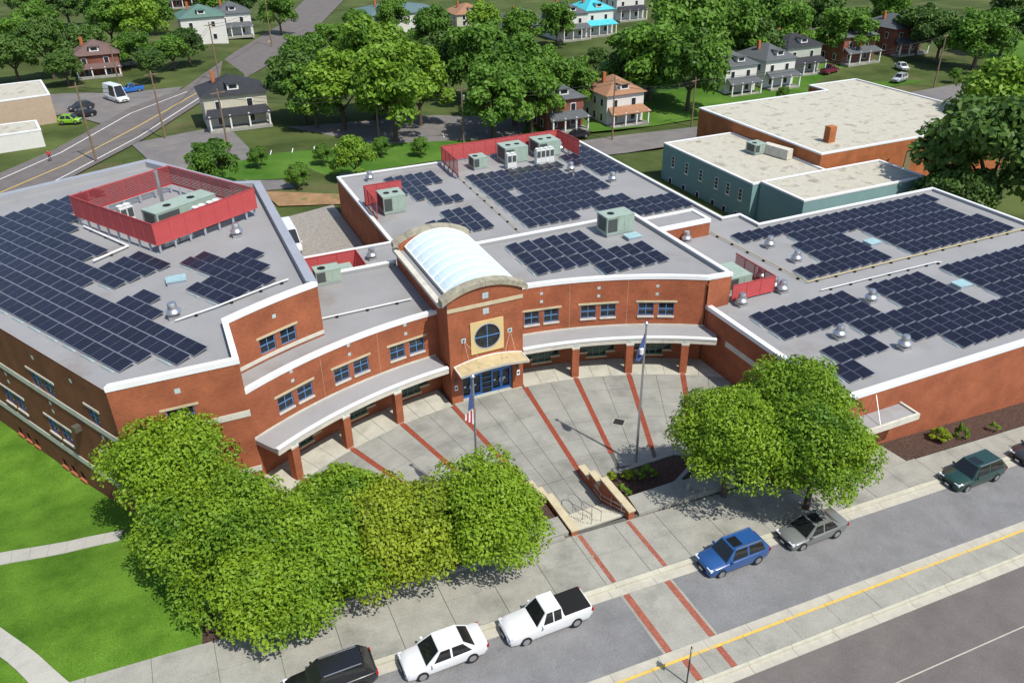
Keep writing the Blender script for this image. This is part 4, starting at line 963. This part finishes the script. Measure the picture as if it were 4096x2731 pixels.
# ================================================================ HOUSES
def house(label, px, wd, dp, h, wallm, roofc, rz=0, porch=True, chim=True):
    p = Dg(*px); z = gz(p[0], p[1]); t = thing('house', label, 'house', (p[0], p[1], z), rz)
    def Q(b, n, m, par=t): return b.build(n, m, par, world=False)
    Q(MB().box((wd/2, dp/2, h/2-.5), (wd, dp, h+1)), 'wall', wallm)
    o_ = .5; rh = 2.6; b = MB(); e = [(-o_, -o_), (wd+o_, -o_), (wd+o_, dp+o_), (-o_, dp+o_)]; k = wd*.42; c0, c1 = (wd/2, max(k, dp/2-.6)), (wd/2, min(dp-k, dp/2+.6))
    if c1[1] < c0[1]: c0 = c1 = (wd/2, dp/2)
    R_ = [(*c0, h+rh), (*c1, h+rh)]; E_ = [(*q, h) for q in e]
    b.face([E_[0], E_[1], R_[0]]); b.face([E_[1], E_[2], R_[1], R_[0]]); b.face([E_[2], E_[3], R_[1]]); b.face([E_[3], E_[0], R_[0], R_[1]]); b.face(E_[::-1]); rf = Q(b, 'roof', roofc)
    wtrim = M('white_trim', (.7, .7, .68), .6)
    Q(MB().box((wd/2, 1.3, h+1.15), (1.9, 1.6, 1.0)), 'dormer', wtrim, rf); Q(MB().box((wd/2, .48, h+1.2), (1.3, .03, .6)), 'pane', glass, rf); Q(MB().box((wd/2, 1.3, h+1.72), (2.4, 2.1, .14)), 'dormer_roof', roofc, rf)
    if chim: Q(MB().box((wd*.25, dp*.55, h+2.1), (.6, .6, 2.2)), 'chimney', bricko, rf)
    for f in (0, 1):
        for x in ((.22, .72) if f == 0 else (.2, .5, .8)):
            for zz in (h*.72, h*.25):
                c, s = ((wd*x, -.03, zz), (1.1, .06, 1.5)) if f == 0 else ((-.03, dp*x, zz), (.06, 1.0, 1.5))
                w_ = Q(MB().box(c, s), 'window', wtrim); c2 = (c[0], c[1]-.035, c[2]) if f == 0 else (c[0]-.035, c[1], c[2]); Q(MB().box(c2, (s[0]*.8 if f == 0 else .02, .02 if f == 0 else s[1]*.8, 1.25)), 'pane', glass, w_)
    if porch:
        b = MB(); e = [(-.3, -2.6, h*.47), (wd+.3, -2.6, h*.47), (wd-.3, 0, h*.62), (.3, 0, h*.62)]; b.face(e); b.face([(q[0], q[1], q[2]-.15) for q in e][::-1])
        for i in range(4): a, c = e[i], e[(i+1) % 4]; b.face([(a[0], a[1], a[2]-.15), (c[0], c[1], c[2]-.15), c, a])
        Q(b, 'porch_roof', roofc); Q(MB().box((wd/2, -1.25, .2), (wd, 2.5, .5)), 'porch_floor', conc)
        for x in (.03, .35, .65, .97): Q(MB().box((wd*x, -2.35, h*.23+.2), (.25, .25, h*.47)), 'porch_post', wtrim)
rg = M('shingle_grey', (.09, .10, .105), .9, var=.12, scale=1.2, fine=.2); rt_ = M('shingle_tan', (.30, .16, .09), .9, var=.1, scale=1.2, fine=.2); rk = M('shingle_black', (.03, .032, .038), .9, var=.2, fine=.2); rgn = M('roof_green', (.09, .17, .14), .7)
wsd = M('white_siding', (.62, .61, .57), .7, var=.05); csd = M('cream_siding', (.50, .47, .36), .7, var=.05); gsd = M('grey_siding', (.40, .42, .36), .7); brh = brickmat('brick_house', (.24, .05, .03), (.18, .035, .022), (.25, .17, .13)); bl_r = M('roof_blue', (.06, .45, .52), .6)
HS = [('brick house with grey roof, left of the tan-roofed house', (1255, 305), 7.5, 9, 5.6, brh, rg), ('white house with tan shingle roof across the street', (1392, 292), 8, 9, 5.8, wsd, rt_), ('pale green house with porch, nearest the gymnasium', (1662, 222), 8, 12, 6, wsd, rg), ('white house with dark shutters behind the pale green one', (1752, 206), 8, 10, 6, wsd, rg), ('grey house with dark hip roof, third in the far row', (1800, 176), 10, 12, 6.2, gsd, rk), ('red brick house with porch, fourth in the far row', (1930, 150), 10, 12, 6.2, brh, rg), ('red brick house at the end of the far row', (2045, 128), 10, 12, 6.2, brh, rg), ('white gabled house beside the bright blue roof', (1285, 95), 9, 12, 7, wsd, rg), ('white house with bright turquoise roof', (1345, 85), 9, 11, 7, wsd, bl_r), ('white house with black roof behind the turquoise one', (1415, 50), 10, 12, 7, wsd, rk), ('cream house with dark hip roof by the main road', (480, 300), 10.5, 9, 5.6, csd, rk), ('white house with green hip roof, upper left', (425, 105), 11, 11, 6.5, wsd, rgn), ('house wrapped in white sheeting by the main road', (505, 88), 9, 10, 6, wsd, rg), ('small brick house with steep roof, far left', (180, 180), 9, 9, 4.5, brh, M('shingle_brown', (.14, .09, .08), .9)), ('grey-roofed house among trees at top middle', (1180, 80), 10, 10, 4, wsd, rg), ('low white building with green hip roof at top', (840, 75), 24, 16, 4.5, wsd, M('roof_slate', (.10, .16, .17), .8)), ('brown-roofed bungalow among trees at top', (1050, 62), 11, 11, 3.5, csd, rt_), ('brick house at the top left edge', (395, 20), 10, 10, 6, brh, rg)]
for l, px, w, d, h, wm1, rc in HS: house(l, px, w, d, h, wm1, rc, porch=w < 11)
p = Dg(0, 278); t = thing('stucco_shop', 'tan stucco shop with flat roof at the far left', 'building', (p[0]-6, p[1], .4)); q = Dg(133, 280); flatblock(t, [(q[0]-14, q[1]-3), (q[0], q[1]), (q[0]-2, q[1]+14), (q[0]-18, q[1]+12)], -1, 5.4, M('stucco', (.42, .32, .23), .85, var=.08), cop=white)
q = Dg(105, 335); t = thing('block_garage', 'low grey garage with white block wall at the far left', 'building', (q[0]-6, q[1]+2, .4)); flatblock(t, [(q[0]-14, q[1]-2), (q[0], q[1]), (q[0]-1, q[1]+7), (q[0]-15, q[1]+6)], -1, 3.2, wsd)
# ================================================================ VEHICLES
tyre = M('tyre', (.015, .015, .015), .85); rim = M('rim', (.5, .5, .52), .35, metal=.8); cg = M('car_glass', (.012, .014, .016), .06, spec=.7)
def paintm(n, c): return M(n, c, .28, var=.02, spec=.5, coat=.7)
def vehicle(label, cat, pos, rz, body, L=4.6, W_=1.82, H_=1.48, kind='sedan', name='parked_car'):
    t = thing(name, label, cat, pos, rz, 'vehicles in the photo'); Q = lambda b, n, m, s=True, par=t: b.build(n, m, par, s, world=False, angle=40)
    hl_, hw = L/2, W_/2
    def rings(st): return [[(x, -w*.92, zb), (x, -w, zb+.25), (x, -w*.97, zt-.1), (x, -w*.8, zt), (x, w*.8, zt), (x, w*.97, zt-.1), (x, w, zb+.25), (x, w*.92, zb)] for x, w, zb, zt in st]
    hood = .98 if kind in ('suv', 'pickup', 'van') else .86; tail = {'sedan': .98, 'suv': 1.05, 'pickup': 1.08, 'van': 1.1, 'hatch': .98}[kind]
    b_ = Q(MB().loft(rings([(-hl_, hw*.78, .42, hood*.72), (-hl_+.12, hw*.92, .26, hood*.84), (-hl_+.5, hw*.98, .22, hood*.93), (-L*.2, hw, .22, hood), (0, hw, .22, hood+.04), (L*.25, hw, .22, tail), (hl_-.3, hw*.97, .24, tail), (hl_-.05, hw*.9, .34, tail-.05), (hl_, hw*.84, .42, tail-.2)])), 'body', body)
    fx = {'sedan': (-.26, -.08, .2, .37), 'suv': (-.24, -.1, .36, .47), 'pickup': (-.18, -.06, .12, .15), 'van': (-.36, -.22, .47, .49), 'hatch': (-.28, -.08, .32, .46)}[kind]
    x0, x1, x2, x3 = [L*k for k in fx]; bw, tw = hw*.93, hw*.72; zb = hood-.02
    cb_ = [[(x0, -bw, zb), (x0, bw, zb), (x0, bw*.98, zb+.01), (x0, -bw*.98, zb+.01)], [(x1, -bw, zb), (x1, bw, zb), (x1, tw, H_), (x1, -tw, H_)], [(x2, -bw, zb), (x2, bw, zb), (x2, tw, H_-.01), (x2, -tw, H_-.01)], [(x3, -bw, zb+.05), (x3, bw, zb+.05), (x3, bw*.97, zb+.07), (x3, -bw*.97, zb+.07)]]
    cab = Q(MB().loft(cb_), 'cabin', body, False)
    def gl(a, c, e, f, i=.08, off=.012):
        P4 = [np.array(k, float) for k in (a, c, e, f)]; m_ = sum(P4)/4; n_ = np.cross(P4[1]-P4[0], P4[3]-P4[0]); n_ = n_/np.linalg.norm(n_)
        if np.dot(n_, m_-np.array([0, 0, .9])) < 0: n_ = -n_
        b = MB(); b.face([m_+(k-m_)*(1-i)+n_*off for k in P4]); Q(b, 'window', cg, False, cab)
    gl((x0, -bw, zb), (x0, bw, zb), (x1, tw, H_), (x1, -tw, H_), .1); gl((x3, -bw, zb+.05), (x3, bw, zb+.05), (x2, tw, H_), (x2, -tw, H_), .14)
    for s in (-1, 1):
        xm = (x1+x2)/2-.05
        gl((x0+.35, s*bw, zb+.02), (xm, s*bw, zb+.02), (xm, s*tw, H_), (x1+.02, s*tw, H_), .13)
        if kind != 'van': gl((xm, s*bw, zb+.02), (x3-.25 if kind != 'pickup' else x2, s*bw, zb+.04), (x2, s*tw, H_), (xm, s*tw, H_), .13)
        Q(MB().box((x0+.35, s*(hw+.08), zb+.1), (.12, .16, .12)), 'mirror', body, False)
        Q(MB().box((-hl_+.16, s*hw*.68, hood*.76), (.22, .42, .14)), 'headlight', M('lamp_clear', (.6, .62, .65), .15), False); Q(MB().box((hl_-.06, s*hw*.76, tail-.22), (.12, .3, .2)), 'taillight', M('lamp_red', (.35, .01, .01), .2), False)
        for x in (-L*.31, L*.29):
            w = MB(); w.loft([[(x+.33*math.cos(a), s*(hw-.2), .33+.33*math.sin(a)) for a in np.linspace(0, 2*math.pi, 21)[:-1]], [(x+.33*math.cos(a), s*(hw+.015), .33+.33*math.sin(a)) for a in np.linspace(0, 2*math.pi, 21)[:-1]]]); w_ = Q(w, 'wheel', tyre)
            w = MB(); w.face([(x+.21*math.cos(a), s*(hw+.022), .33+.21*math.sin(a)) for a in np.linspace(0, 2*math.pi, 17)[:-1]]); Q(w, 'rim', rim, False, w_)
    Q(MB().box((-hl_-.005, 0, .55), (.06, hw*.95, .22)), 'grille', blk, False); Q(MB().box((-hl_-.04, 0, .42), (.02, .32, .14)), 'plate', wht, False)
    if kind == 'pickup': Q(MB().box((L*.315, 0, tail+.03), (L*.31, W_*.86, .05)), 'bed_cover', blk, False)
    if kind in ('suv',): 
        for s in (-1, 1): Q(MB().bar((x1+.1, s*tw*.95, H_+.04), (x2-.1, s*tw*.95, H_+.04), .04), 'roof_rail', alu, False)
    if label.find('sunroof') >= 0: Q(MB().box((x1+.45, 0, H_+.004), (.7, .8, .01)), 'sunroof', cg, False)
    return t
def sp_(a, c):
    p, q = ats(*a, -.15), ats(*c, -.15); m_ = (p+q)/2; return m_
def front(label, cat, u, v, body, **k):
    vehicle(label, cat, (u, v, street(u)-.148), 0, body, **k); bpy.data.objects
wc = paintm('car_white', (.72, .73, .73))
def near(pf, pr, hw): p = (ats(*pf, -.15)+ats(*pr, -.15))/2; return p[0], p[1]+hw
for l, c, pf, pr, col_, k in (('white sedan with dark wheels parked at the curb', 'car', (1700, 2712), (1894, 2657), wc, dict(L=4.65)), ('white crew cab pickup with black bed cover', 'pickup', (2111, 2578), (2310, 2509), wc, dict(L=5.2, W_=1.85, H_=1.72, kind='pickup')), ('blue SUV with sunroof and roof rails', 'car', (2893, 2307), (3028, 2259), paintm('car_blue', (.02, .08, .24)), dict(L=4.6, H_=1.66, kind='suv')), ('grey sedan with sunroof and a rack on its boot', 'car', (3215, 2200), (3344, 2153), paintm('car_grey', (.16, .17, .16)), dict(L=4.7)), ('dark green SUV with sunroof, rightmost whole car', 'car', (3871, 1966), (3981, 1926), paintm('car_green', (.012, .045, .035)), dict(L=4.95, W_=1.93, H_=1.7, kind='suv')), ('black SUV cut by the bottom edge of the photo', 'car', (1260, 2830), (1430, 2775), paintm('car_black', (.012, .012, .014)), dict(L=4.6, H_=1.66, kind='suv')), ('dark car cut by the right edge of the photo', 'car', (4140, 1870), (4240, 1835), paintm('car_dark', (.03, .03, .035)), dict(L=4.6, kind='suv', H_=1.6))):
    u, v = near(pf, pr, k.get('W_', 1.82)/2); vehicle(l, c, (u, v, street(u)-.148), 0.0, col_, **k)
vehicle('white high-roof van with a roof rack in the service yard', 'van', (12.3, 92.5, .4), math.pi/2, wc, L=6., W_=2.05, H_=2.6, kind='van', name='service_van')
for l, px, rz, c, k in (('maroon pickup parked on the back street', (1905, 168), 3.4, paintm('car_maroon', (.16, .01, .04)), dict(L=5.8, kind='pickup', H_=1.9)), ('silver SUV parked behind the gymnasium', (1790+275, 188), .3, paintm('car_silver', (.45, .47, .48)), dict(kind='suv', H_=1.7)), ('white car in a driveway of the far row', (2070, 160), 1.2, wc, {}), ('red pickup at the top right driveway', (2218, 88), .2, paintm('car_red', (.5, .01, .02)), dict(L=5.4, kind='pickup', H_=1.8)), ('lime green hatchback by the garage', (163, 284), 2.8, paintm('car_lime', (.25, .5, .03)), dict(L=3.8, kind='hatch', H_=1.5)), ('black car beside the lime hatchback', (192, 270), .3, paintm('car_black', (.012, .012, .014)), {}), ('black hatchback in the forecourt', (188, 253), .4, paintm('car_dark', (.03, .03, .035)), dict(kind='hatch')), ('white sedan on the side street at far left', (35, 213), .2, wc, {}), ('bright blue pickup at the side street corner', (302, 212), .2, paintm('car_azure', (.02, .15, .5)), dict(L=5, kind='pickup', H_=1.6)), ('silver SUV on the grass by the brick house', (287, 153), .2, paintm('car_silver', (.45, .47, .48)), dict(kind='suv')), ('white box truck standing in the forecourt', (270, 232), 2.0, wc, dict(L=6.5, W_=2.3, H_=3.1, kind='van')), ('dark car parked behind the back wing corner', (1325, 318), .1, paintm('car_black', (.012, .012, .014)), {})):
    p = Dg(*px); vehicle(l, 'truck' if 'truck' in l else 'pickup' if 'pickup' in l else 'car', (p[0], p[1], gz(p[0], p[1])+.09), rz, c, **k)
# ================================================================ PEOPLE
skin = M('skin', (.3, .16, .1), .6)
for l, px, top, leg in (('person in a red shirt and dark trousers on the far left sidewalk', (117, 372), (.5, .03, .03), (.03, .03, .04)), ('person in dark clothes on the steps of a far brick house', (2102, 137), (.05, .06, .1), (.04, .03, .03))):
    p = Dg(*px); z = gz(p[0], p[1])+.1; me = bpy.data.meshes.new('person')
    V_ = [(0, 0, .95), (0, 0, 1.2), (0, 0, 1.45), (0, 0, 1.56), (0, 0, 1.7), (.2, 0, 1.42), (.28, 0, 1.12), (.26, .16, .9), (-.2, 0, 1.42), (-.28, 0, 1.12), (-.26, .12, .88), (.1, 0, .9), (.12, .08, .5), (.12, 0, .08), (.12, .16, .04), (-.1, 0, .9), (-.12, -.05, .5), (-.12, -.15, .08), (-.12, 0, .04)]
    E_ = [(0, 1), (1, 2), (2, 3), (3, 4), (2, 5), (5, 6), (6, 7), (2, 8), (8, 9), (9, 10), (0, 11), (11, 12), (12, 13), (13, 14), (0, 15), (15, 16), (16, 17), (17, 18)]
    me.from_pydata(V_, E_, []); o = bpy.data.objects.new('person', me); COL.objects.link(o); o.location = (p[0], p[1], z)
    sk = o.modifiers.new('skin', 'SKIN'); rad = [.15, .15, .16, .06, .11, .07, .05, .04, .07, .05, .04, .1, .07, .05, .045, .1, .07, .05, .045]
    for i, r in enumerate(rad): me.skin_vertices[0].data[i].radius = (r, r*.85)
    me.skin_vertices[0].data[0].use_root = True; o.modifiers.new('sub', 'SUBSURF').levels = 1
    m_, n_, b_ = _nodes('clothes_'+top.__repr__()); gn = n_.nodes.new('ShaderNodeTexCoord'); sx = n_.nodes.new('ShaderNodeSeparateXYZ'); n_.links.new(gn.outputs['Object'], sx.inputs[0]); cr_ = n_.nodes.new('ShaderNodeValToRGB'); cr_.color_ramp.interpolation = 'CONSTANT'; cr_.color_ramp.elements[0].color = (*leg, 1); e = cr_.color_ramp.elements[1]; e.position = .5; e.color = (*top, 1); e = cr_.color_ramp.elements.new(.77); e.color = (.3, .16, .1, 1)
    mm_ = n_.nodes.new('ShaderNodeMath'); mm_.operation = 'DIVIDE'; mm_.inputs[1].default_value = 2; n_.links.new(sx.outputs['Z'], mm_.inputs[0]); n_.links.new(mm_.outputs[0], cr_.inputs[0]); n_.links.new(cr_.outputs[0], b_.inputs['Base Color']); me.materials.append(m_); tag(o, l, 'person')
# ================================================================ TREES
bark = M('bark', (.10, .075, .055), .9, var=.3, scale=4, bump=.5)
def crownmesh(seed, R, Hh, n, leaf, mat, clumps=60):
    r = np.random.default_rng(seed); d = r.normal(size=(clumps, 3)); d /= np.linalg.norm(d, axis=1)[:, None]; d[:, 2] = np.where(d[:, 2] < -.45, -d[:, 2], d[:, 2])
    cc = d*np.array([R, R, Hh])*(r.uniform(.45, .92, clumps)[:, None]); cr = R*r.uniform(.2, .36, clumps)
    k = r.choice(clumps, n, p=cr**2/np.sum(cr**2)); e = r.normal(size=(n, 3)); e /= np.linalg.norm(e, axis=1)[:, None]; e[:, 2] = np.abs(e[:, 2])*r.choice([1, 1, 1, -1], n)
    c = cc[k]+e*(cr[k]*r.uniform(.7, 1.08, n))[:, None]*np.array([1, 1, .75])
    nr = e*.8+r.normal(size=(n, 3))*.55+np.array([0, 0, .35]); nr /= np.linalg.norm(nr, axis=1)[:, None]
    a = np.cross(nr, r.normal(size=(n, 3))); a /= np.linalg.norm(a, axis=1)[:, None]; bb = np.cross(nr, a); s = (leaf*r.uniform(.6, 1.25, n))[:, None]
    v = np.stack([c-a*s, c-bb*s*.55, c+a*s, c+bb*s*.55], 1).reshape(-1, 3).astype(np.float32)
    me = bpy.data.meshes.new('crown'); me.vertices.add(4*n); me.vertices.foreach_set('co', v.ravel()); me.loops.add(4*n); me.loops.foreach_set('vertex_index', np.arange(4*n, dtype=np.int32)); me.polygons.add(n); me.polygons.foreach_set('loop_start', np.arange(0, 4*n, 4, dtype=np.int32)); me.update(calc_edges=True)
    at_ = me.attributes.new('rnd', 'FLOAT', 'FACE'); at_.data.foreach_set('value', (r.uniform(0, 1, n)*.6+r.uniform(0, 1, clumps)[k]*.4).astype(np.float32)); me.materials.append(mat); return me
def trunkmesh(h, r0, R, seed):
    b = MB(); q = random.Random(seed); b.tube([(0, 0, -.3), (.05, 0, h*.5), (0, .1, h)], [r0*1.2, r0, r0*.8], 8)
    for k in range(6):
        a = k*1.05+q.random(); b.tube([(0, 0, h*.8), (R*.3*math.cos(a), R*.3*math.sin(a), h+R*.25), (R*.62*math.cos(a), R*.62*math.sin(a), h+R*.6)], [r0*.5, r0*.3, r0*.1], 6)
    return b.mesh('trunk', bark, True)
def tree(label, u, v, z, cm, tm, ch, group, sc=1., name='tree', rz=0.):
    t = thing(name, label, 'tree', (u, v, z), rz, group); t.scale = (sc,)*3 if not hasattr(sc, '__len__') else sc
    o = add('crown', cm, t, False); o.location = (0, 0, ch); add('trunk', tm, t, False); return t
maple = leafmat('maple_leaves', (.065, .165, .012), (.22, .35, .02), .3, .35); maple2 = leafmat('maple_leaves_yellow', (.11, .19, .014), (.30, .38, .025), .3, .35)
FT = [((385, 1075), 4.9, 4.4, maple, 'tallest left maple, crown against the left wing wall'), ((540, 1255), 5.3, 4.2, maple, 'broad maple at the left end of the row above the lawn'), ((470, 1200), 4.6, 4., maple, 'maple between the tallest and the broad left one'), ((720, 1290), 4.9, 4., maple, 'green maple in the middle of the left row'), ((900, 1235), 4.5, 4., maple2, 'yellowish maple in the left row above the white sedan'), ((790, 1190), 4., 3.6, maple, 'maple behind the yellowish one, at the plaza edge'), ((1120, 1180), 4.5, 4., maple, 'rightmost maple of the left row beside the steps'), ((640, 1350), 4.0, 3.3, maple, 'low front maple overhanging the sidewalk at left'), ((1680, 1010), 4.7, 4.2, maple, 'big round maple right of the flagpole'), ((1835, 930), 4.8, 4.2, maple, 'maple against the right wing parapet'), ((1880, 1030), 4.3, 4., maple, 'maple beside the green side door canopy')]
for k, (px, R, Hh, mt, l) in enumerate(FT):
    zc = 5.6 if k in (0, 8, 9, 10) else 5.0
    if k == 0: zc = 6.2
    p = D(px[0], px[1], zc); g0 = max(.0, min(2.6, street(p[0]))) if k else 1.0
    tree(l, p[0], p[1], g0, crownmesh(k+11, R*.86, Hh*.78, 30000, .13, mt, 95), trunkmesh(max(1.5, zc-g0-2), .2, R, k), zc-g0, 'maples round the plaza', name='maple_tree')
dk = [leafmat('leaves_dark', (.022, .06, .012), (.09, .17, .03), .25, .2), leafmat('leaves_mid', (.035, .10, .012), (.13, .26, .03), .3, .2), leafmat('leaves_bright', (.06, .15, .012), (.2, .34, .03), .3, .2)]
PR = [(crownmesh(100+k, 6, 5.5+(k % 3), 9000, .42, dk[k % 3], 55), trunkmesh(4, .35, 6, 50+k)) for k in range(6)]
BT = [(40, 90, 1.1, 1), (110, 130, 1.1, 0), (30, 140, 1.1, 0), (90, 60, 1.2, 1), (200, 110, 1.0, 0), (250, 60, 1.2, 1), (320, 60, 1.3, 2), (350, 40, 1.1, 1), (250, 20, 1.2, 0), (150, 20, 1.2, 0), (60, 20, 1., 0), (395, 130, .8, 1), (350, 165, .7, 0), (430, 115, .9, 0), (310, 120, .9, 1), (150, 165, .8, 0), (480, 20, 1., 1), (640, 35, 1., 1), (700, 150, 1.1, 1), (690, 200, 1.3, 0), (760, 80, .9, 1), (850, 160, 1.6, 2), (780, 200, 1.4, 2), (900, 210, 1.5, 2), (720, 235, 1., 1), (960, 190, 1.3, 2), (1020, 130, 1.2, 0), (990, 60, 1.1, 1), (1100, 130, 1.4, 1), (1180, 160, 1.5, 1), (1130, 210, 1.3, 1), (1220, 200, 1.2, 1), (1310, 170, 1.1, 1), (1260, 130, 1.1, 1), (1110, 40, 1.1, 2), (1200, 40, 1.1, 1), (1280, 30, 1.1, 1), (1370, 110, .7, 0), (1500, 80, 1.9, 1), (1570, 60, 1.8, 1), (1460, 130, 1.2, 0), (1590, 130, 1.4, 1), (1680, 50, 1.6, 1), (1740, 70, 1.3, 0), (1820, 40, 1.5, 1), (1760, 20, 1.4, 1), (1950, 50, 1.3, 1), (1890, 30, 1.3, 0), (2120, 40, 1.3, 0), (2170, 60, 1.2, 0), (2260, 60, 1.4, 1), (2320, 40, 1.3, 0), (2050, 20, 1.3, 1), (560, 5, 1.1, 0), (900, 20, 1., 1), (820, 40, .9, 1)]
random.seed(8)
for k, (x, y, s, m_) in enumerate(BT):
    cm, tm = PR[m_+3*(k % 2)]; hgt = 6*s
    p = D(x, y, hgt-1.5); g0 = gz(p[0], p[1]); s *= .8
    nh = min(HS, key=lambda q: math.hypot(q[1][0]-x, (q[1][1]-y)*2)); tree(('dark', 'mid green', 'bright green')[m_]+' tree '+('left of the ' if x < nh[1][0] else 'right of the ')+' '.join(nh[0].replace(',', '').split()[:8]), p[0], p[1], g0, cm, tm, 6.6, 'background trees', (s*random.uniform(.9, 1.1), s*random.uniform(.9, 1.1), s*random.uniform(.85, 1.15)), rz=random.uniform(0, 6))
for px, s, m_, l in (((2300, 330), 1.5, 0, 'dark tree at the right edge beside the gymnasium'), ((2300, 230), 1.2, 2, 'bright tree at the right edge above the dark one'), ((2210, 405), .8, 0, 'dark shrubby tree behind the right wing'), ((490, 395), .55, 1, 'round green tree by the leaning pole'), ((815, 378), .5, 2, 'pale olive tree at the back wing corner'), ((685, 415), .28, 1, 'small round tree on the grass behind the yard')):
    p = D(*px, 5*s); tree(l, p[0], p[1], gz(p[0], p[1]), *PR[m_], 6.2, 'single trees near the school', s)
for k, (px, l) in enumerate((((595, 385), 'first young tree on the back lawn'), ((744, 378), 'second young tree on the back lawn'), ((877, 360), 'third young tree on the back lawn'), ((966, 360), 'young tree beside the tall red screen'), ((1795, 235), 'young tree on the verge of the back street'), ((2190, 190), 'young street tree near the right edge'))):
    p = Dg(*px); tree(l, p[0], p[1], gz(p[0], p[1]), *PR[1], 7, 'young trees', .24)
# shrubs
shm = [crownmesh(300, .55, .55, 1500, .07, maple2, 18), crownmesh(301, .55, .55, 1500, .07, dk[2], 18)]
for px, m_, s, l in (((1404, 1095), 0, .8, 'yellow shrub at the left of the planter'), ((1440, 1093), 0, .9, 'yellow shrub second in the planter'), ((1464, 1093), 1, .8, 'green shrub third in the planter'), ((1490, 1085), 1, 1.0, 'taller green shrub right in the planter'), ((1432, 1128), 1, .9, 'clipped round shrub at the planter corner'), ((2160, 992), 0, 1.5, 'large olive shrub in the mulch bed'), ((2212, 985), 1, .9, 'narrow upright shrub in the mulch bed'), ((2290, 965), 1, .7, 'low shrub in the mulch bed')):
    p = D(*px, .4); o = add('shrub', shm[m_], loc=(p[0], p[1], (.5 if px[0] < 2000 else street(p[0])+.5))); o.scale = (s, s, s*(1.8 if 'narrow' in l else 1)); tag(o, l, 'shrub', 'shrubs in the beds')
# ================================================================ POLES AND WIRES
wood = M('pole_wood', (.20, .14, .09), .9, var=.2, scale=2); wirem = M('wire', (.02, .02, .02), .7)
tops = []
for (bx_, by), h, l in (((222, 372), 12, 'tall wooden pole by the main road, left one'), ((380, 318), 11, 'wooden pole with a yellow sign beside the main road'), ((505, 188), 12, 'wooden pole at the main road junction'), ((275, 198), 9, 'wooden pole in the grass by the brick house'), ((530, 372), 11, 'pole among the trees behind the left wing'), ((872, 328), 9, 'wooden pole at the edge of the parking lot'), ((1065, 328), 9.5, 'wooden pole with a transformer behind the red screen'), ((1406, 322), 11, 'pole with three transformers before the tan-roofed house'), ((1588, 290), 9, 'wooden pole beside the open green lot'), ((2145, 200), 11, 'leaning brown pole by the maroon pickup'), ((625, 108), 12, 'tall pole by the upper main road')):
    p = Dg(bx_, by); z = gz(p[0], p[1]); t = thing('utility_pole', l, 'utility pole', (p[0], p[1], z), 0, 'wooden utility poles'); MB().tube([(0, 0, -.2), (0, 0, h)], [.17, .11], 8).build('pole', wood, t, True, world=False); MB().box((0, 0, h-.6), (2.2, .12, .14), .3).build('crossarm', wood, t, world=False); tops.append((p[0], p[1], z+h-.5))
    if 'transformer' in l: MB().lathe((.35, 0, h-2.4), [(.2, 0), (.24, .1), (.24, .8), (.1, .9)], 10).build('transformer', steel, t, world=False)
for a, c, l in ((5, 6, 'wire from the lot pole to the screen pole'), (6, 7, 'wire from the screen pole to the transformer pole'), (7, 8, 'wire over the open green lot'), (8, 9, 'wire along the far row of houses'), (4, 5, 'wire from the tree pole to the lot pole'), (0, 1, 'wire along the near main road'), (1, 2, 'wire along the middle main road'), (2, 10, 'wire along the upper main road')):
    A_, B_ = np.array(tops[a]), np.array(tops[c]); t = thing('overhead_wire', l, 'wire', A_, 0, 'overhead wires')
    for dz in (0, -.6): MB().tube([A_+(B_-A_)*k/10+np.array([0, 0, dz-1.2*4*(k/10)*(1-k/10)]) for k in range(11)], .03, 4).build('cable', wirem, t)
# street sign on the median, bollard
u, v = 20.6, 22.6; z = street(u); t = thing('street_sign', 'tall thin post with small signs on the median', 'sign', (u-1.2, v-.6, z)); MB().tube([(u-1.2, v-.6, z), (u-1.2, v-.6, z+2.9)], .04, 6).build('post', iron, t); MB().box((u-1.2, v-.6, z+2.5), (.45, .03, .6), .9).build('sign_face', M('sign_back', (.45, .4, .25), .5), t)
p = ats(2748, 1975); o = MB().lathe((p[0], p[1], p[2]), [(.12, 0), (.12, .9), (.08, 1.0)], 12).build('bollard', conc, smooth=True); tag(o, 'short pale bollard at the corner of the right tree bed', 'bollard')
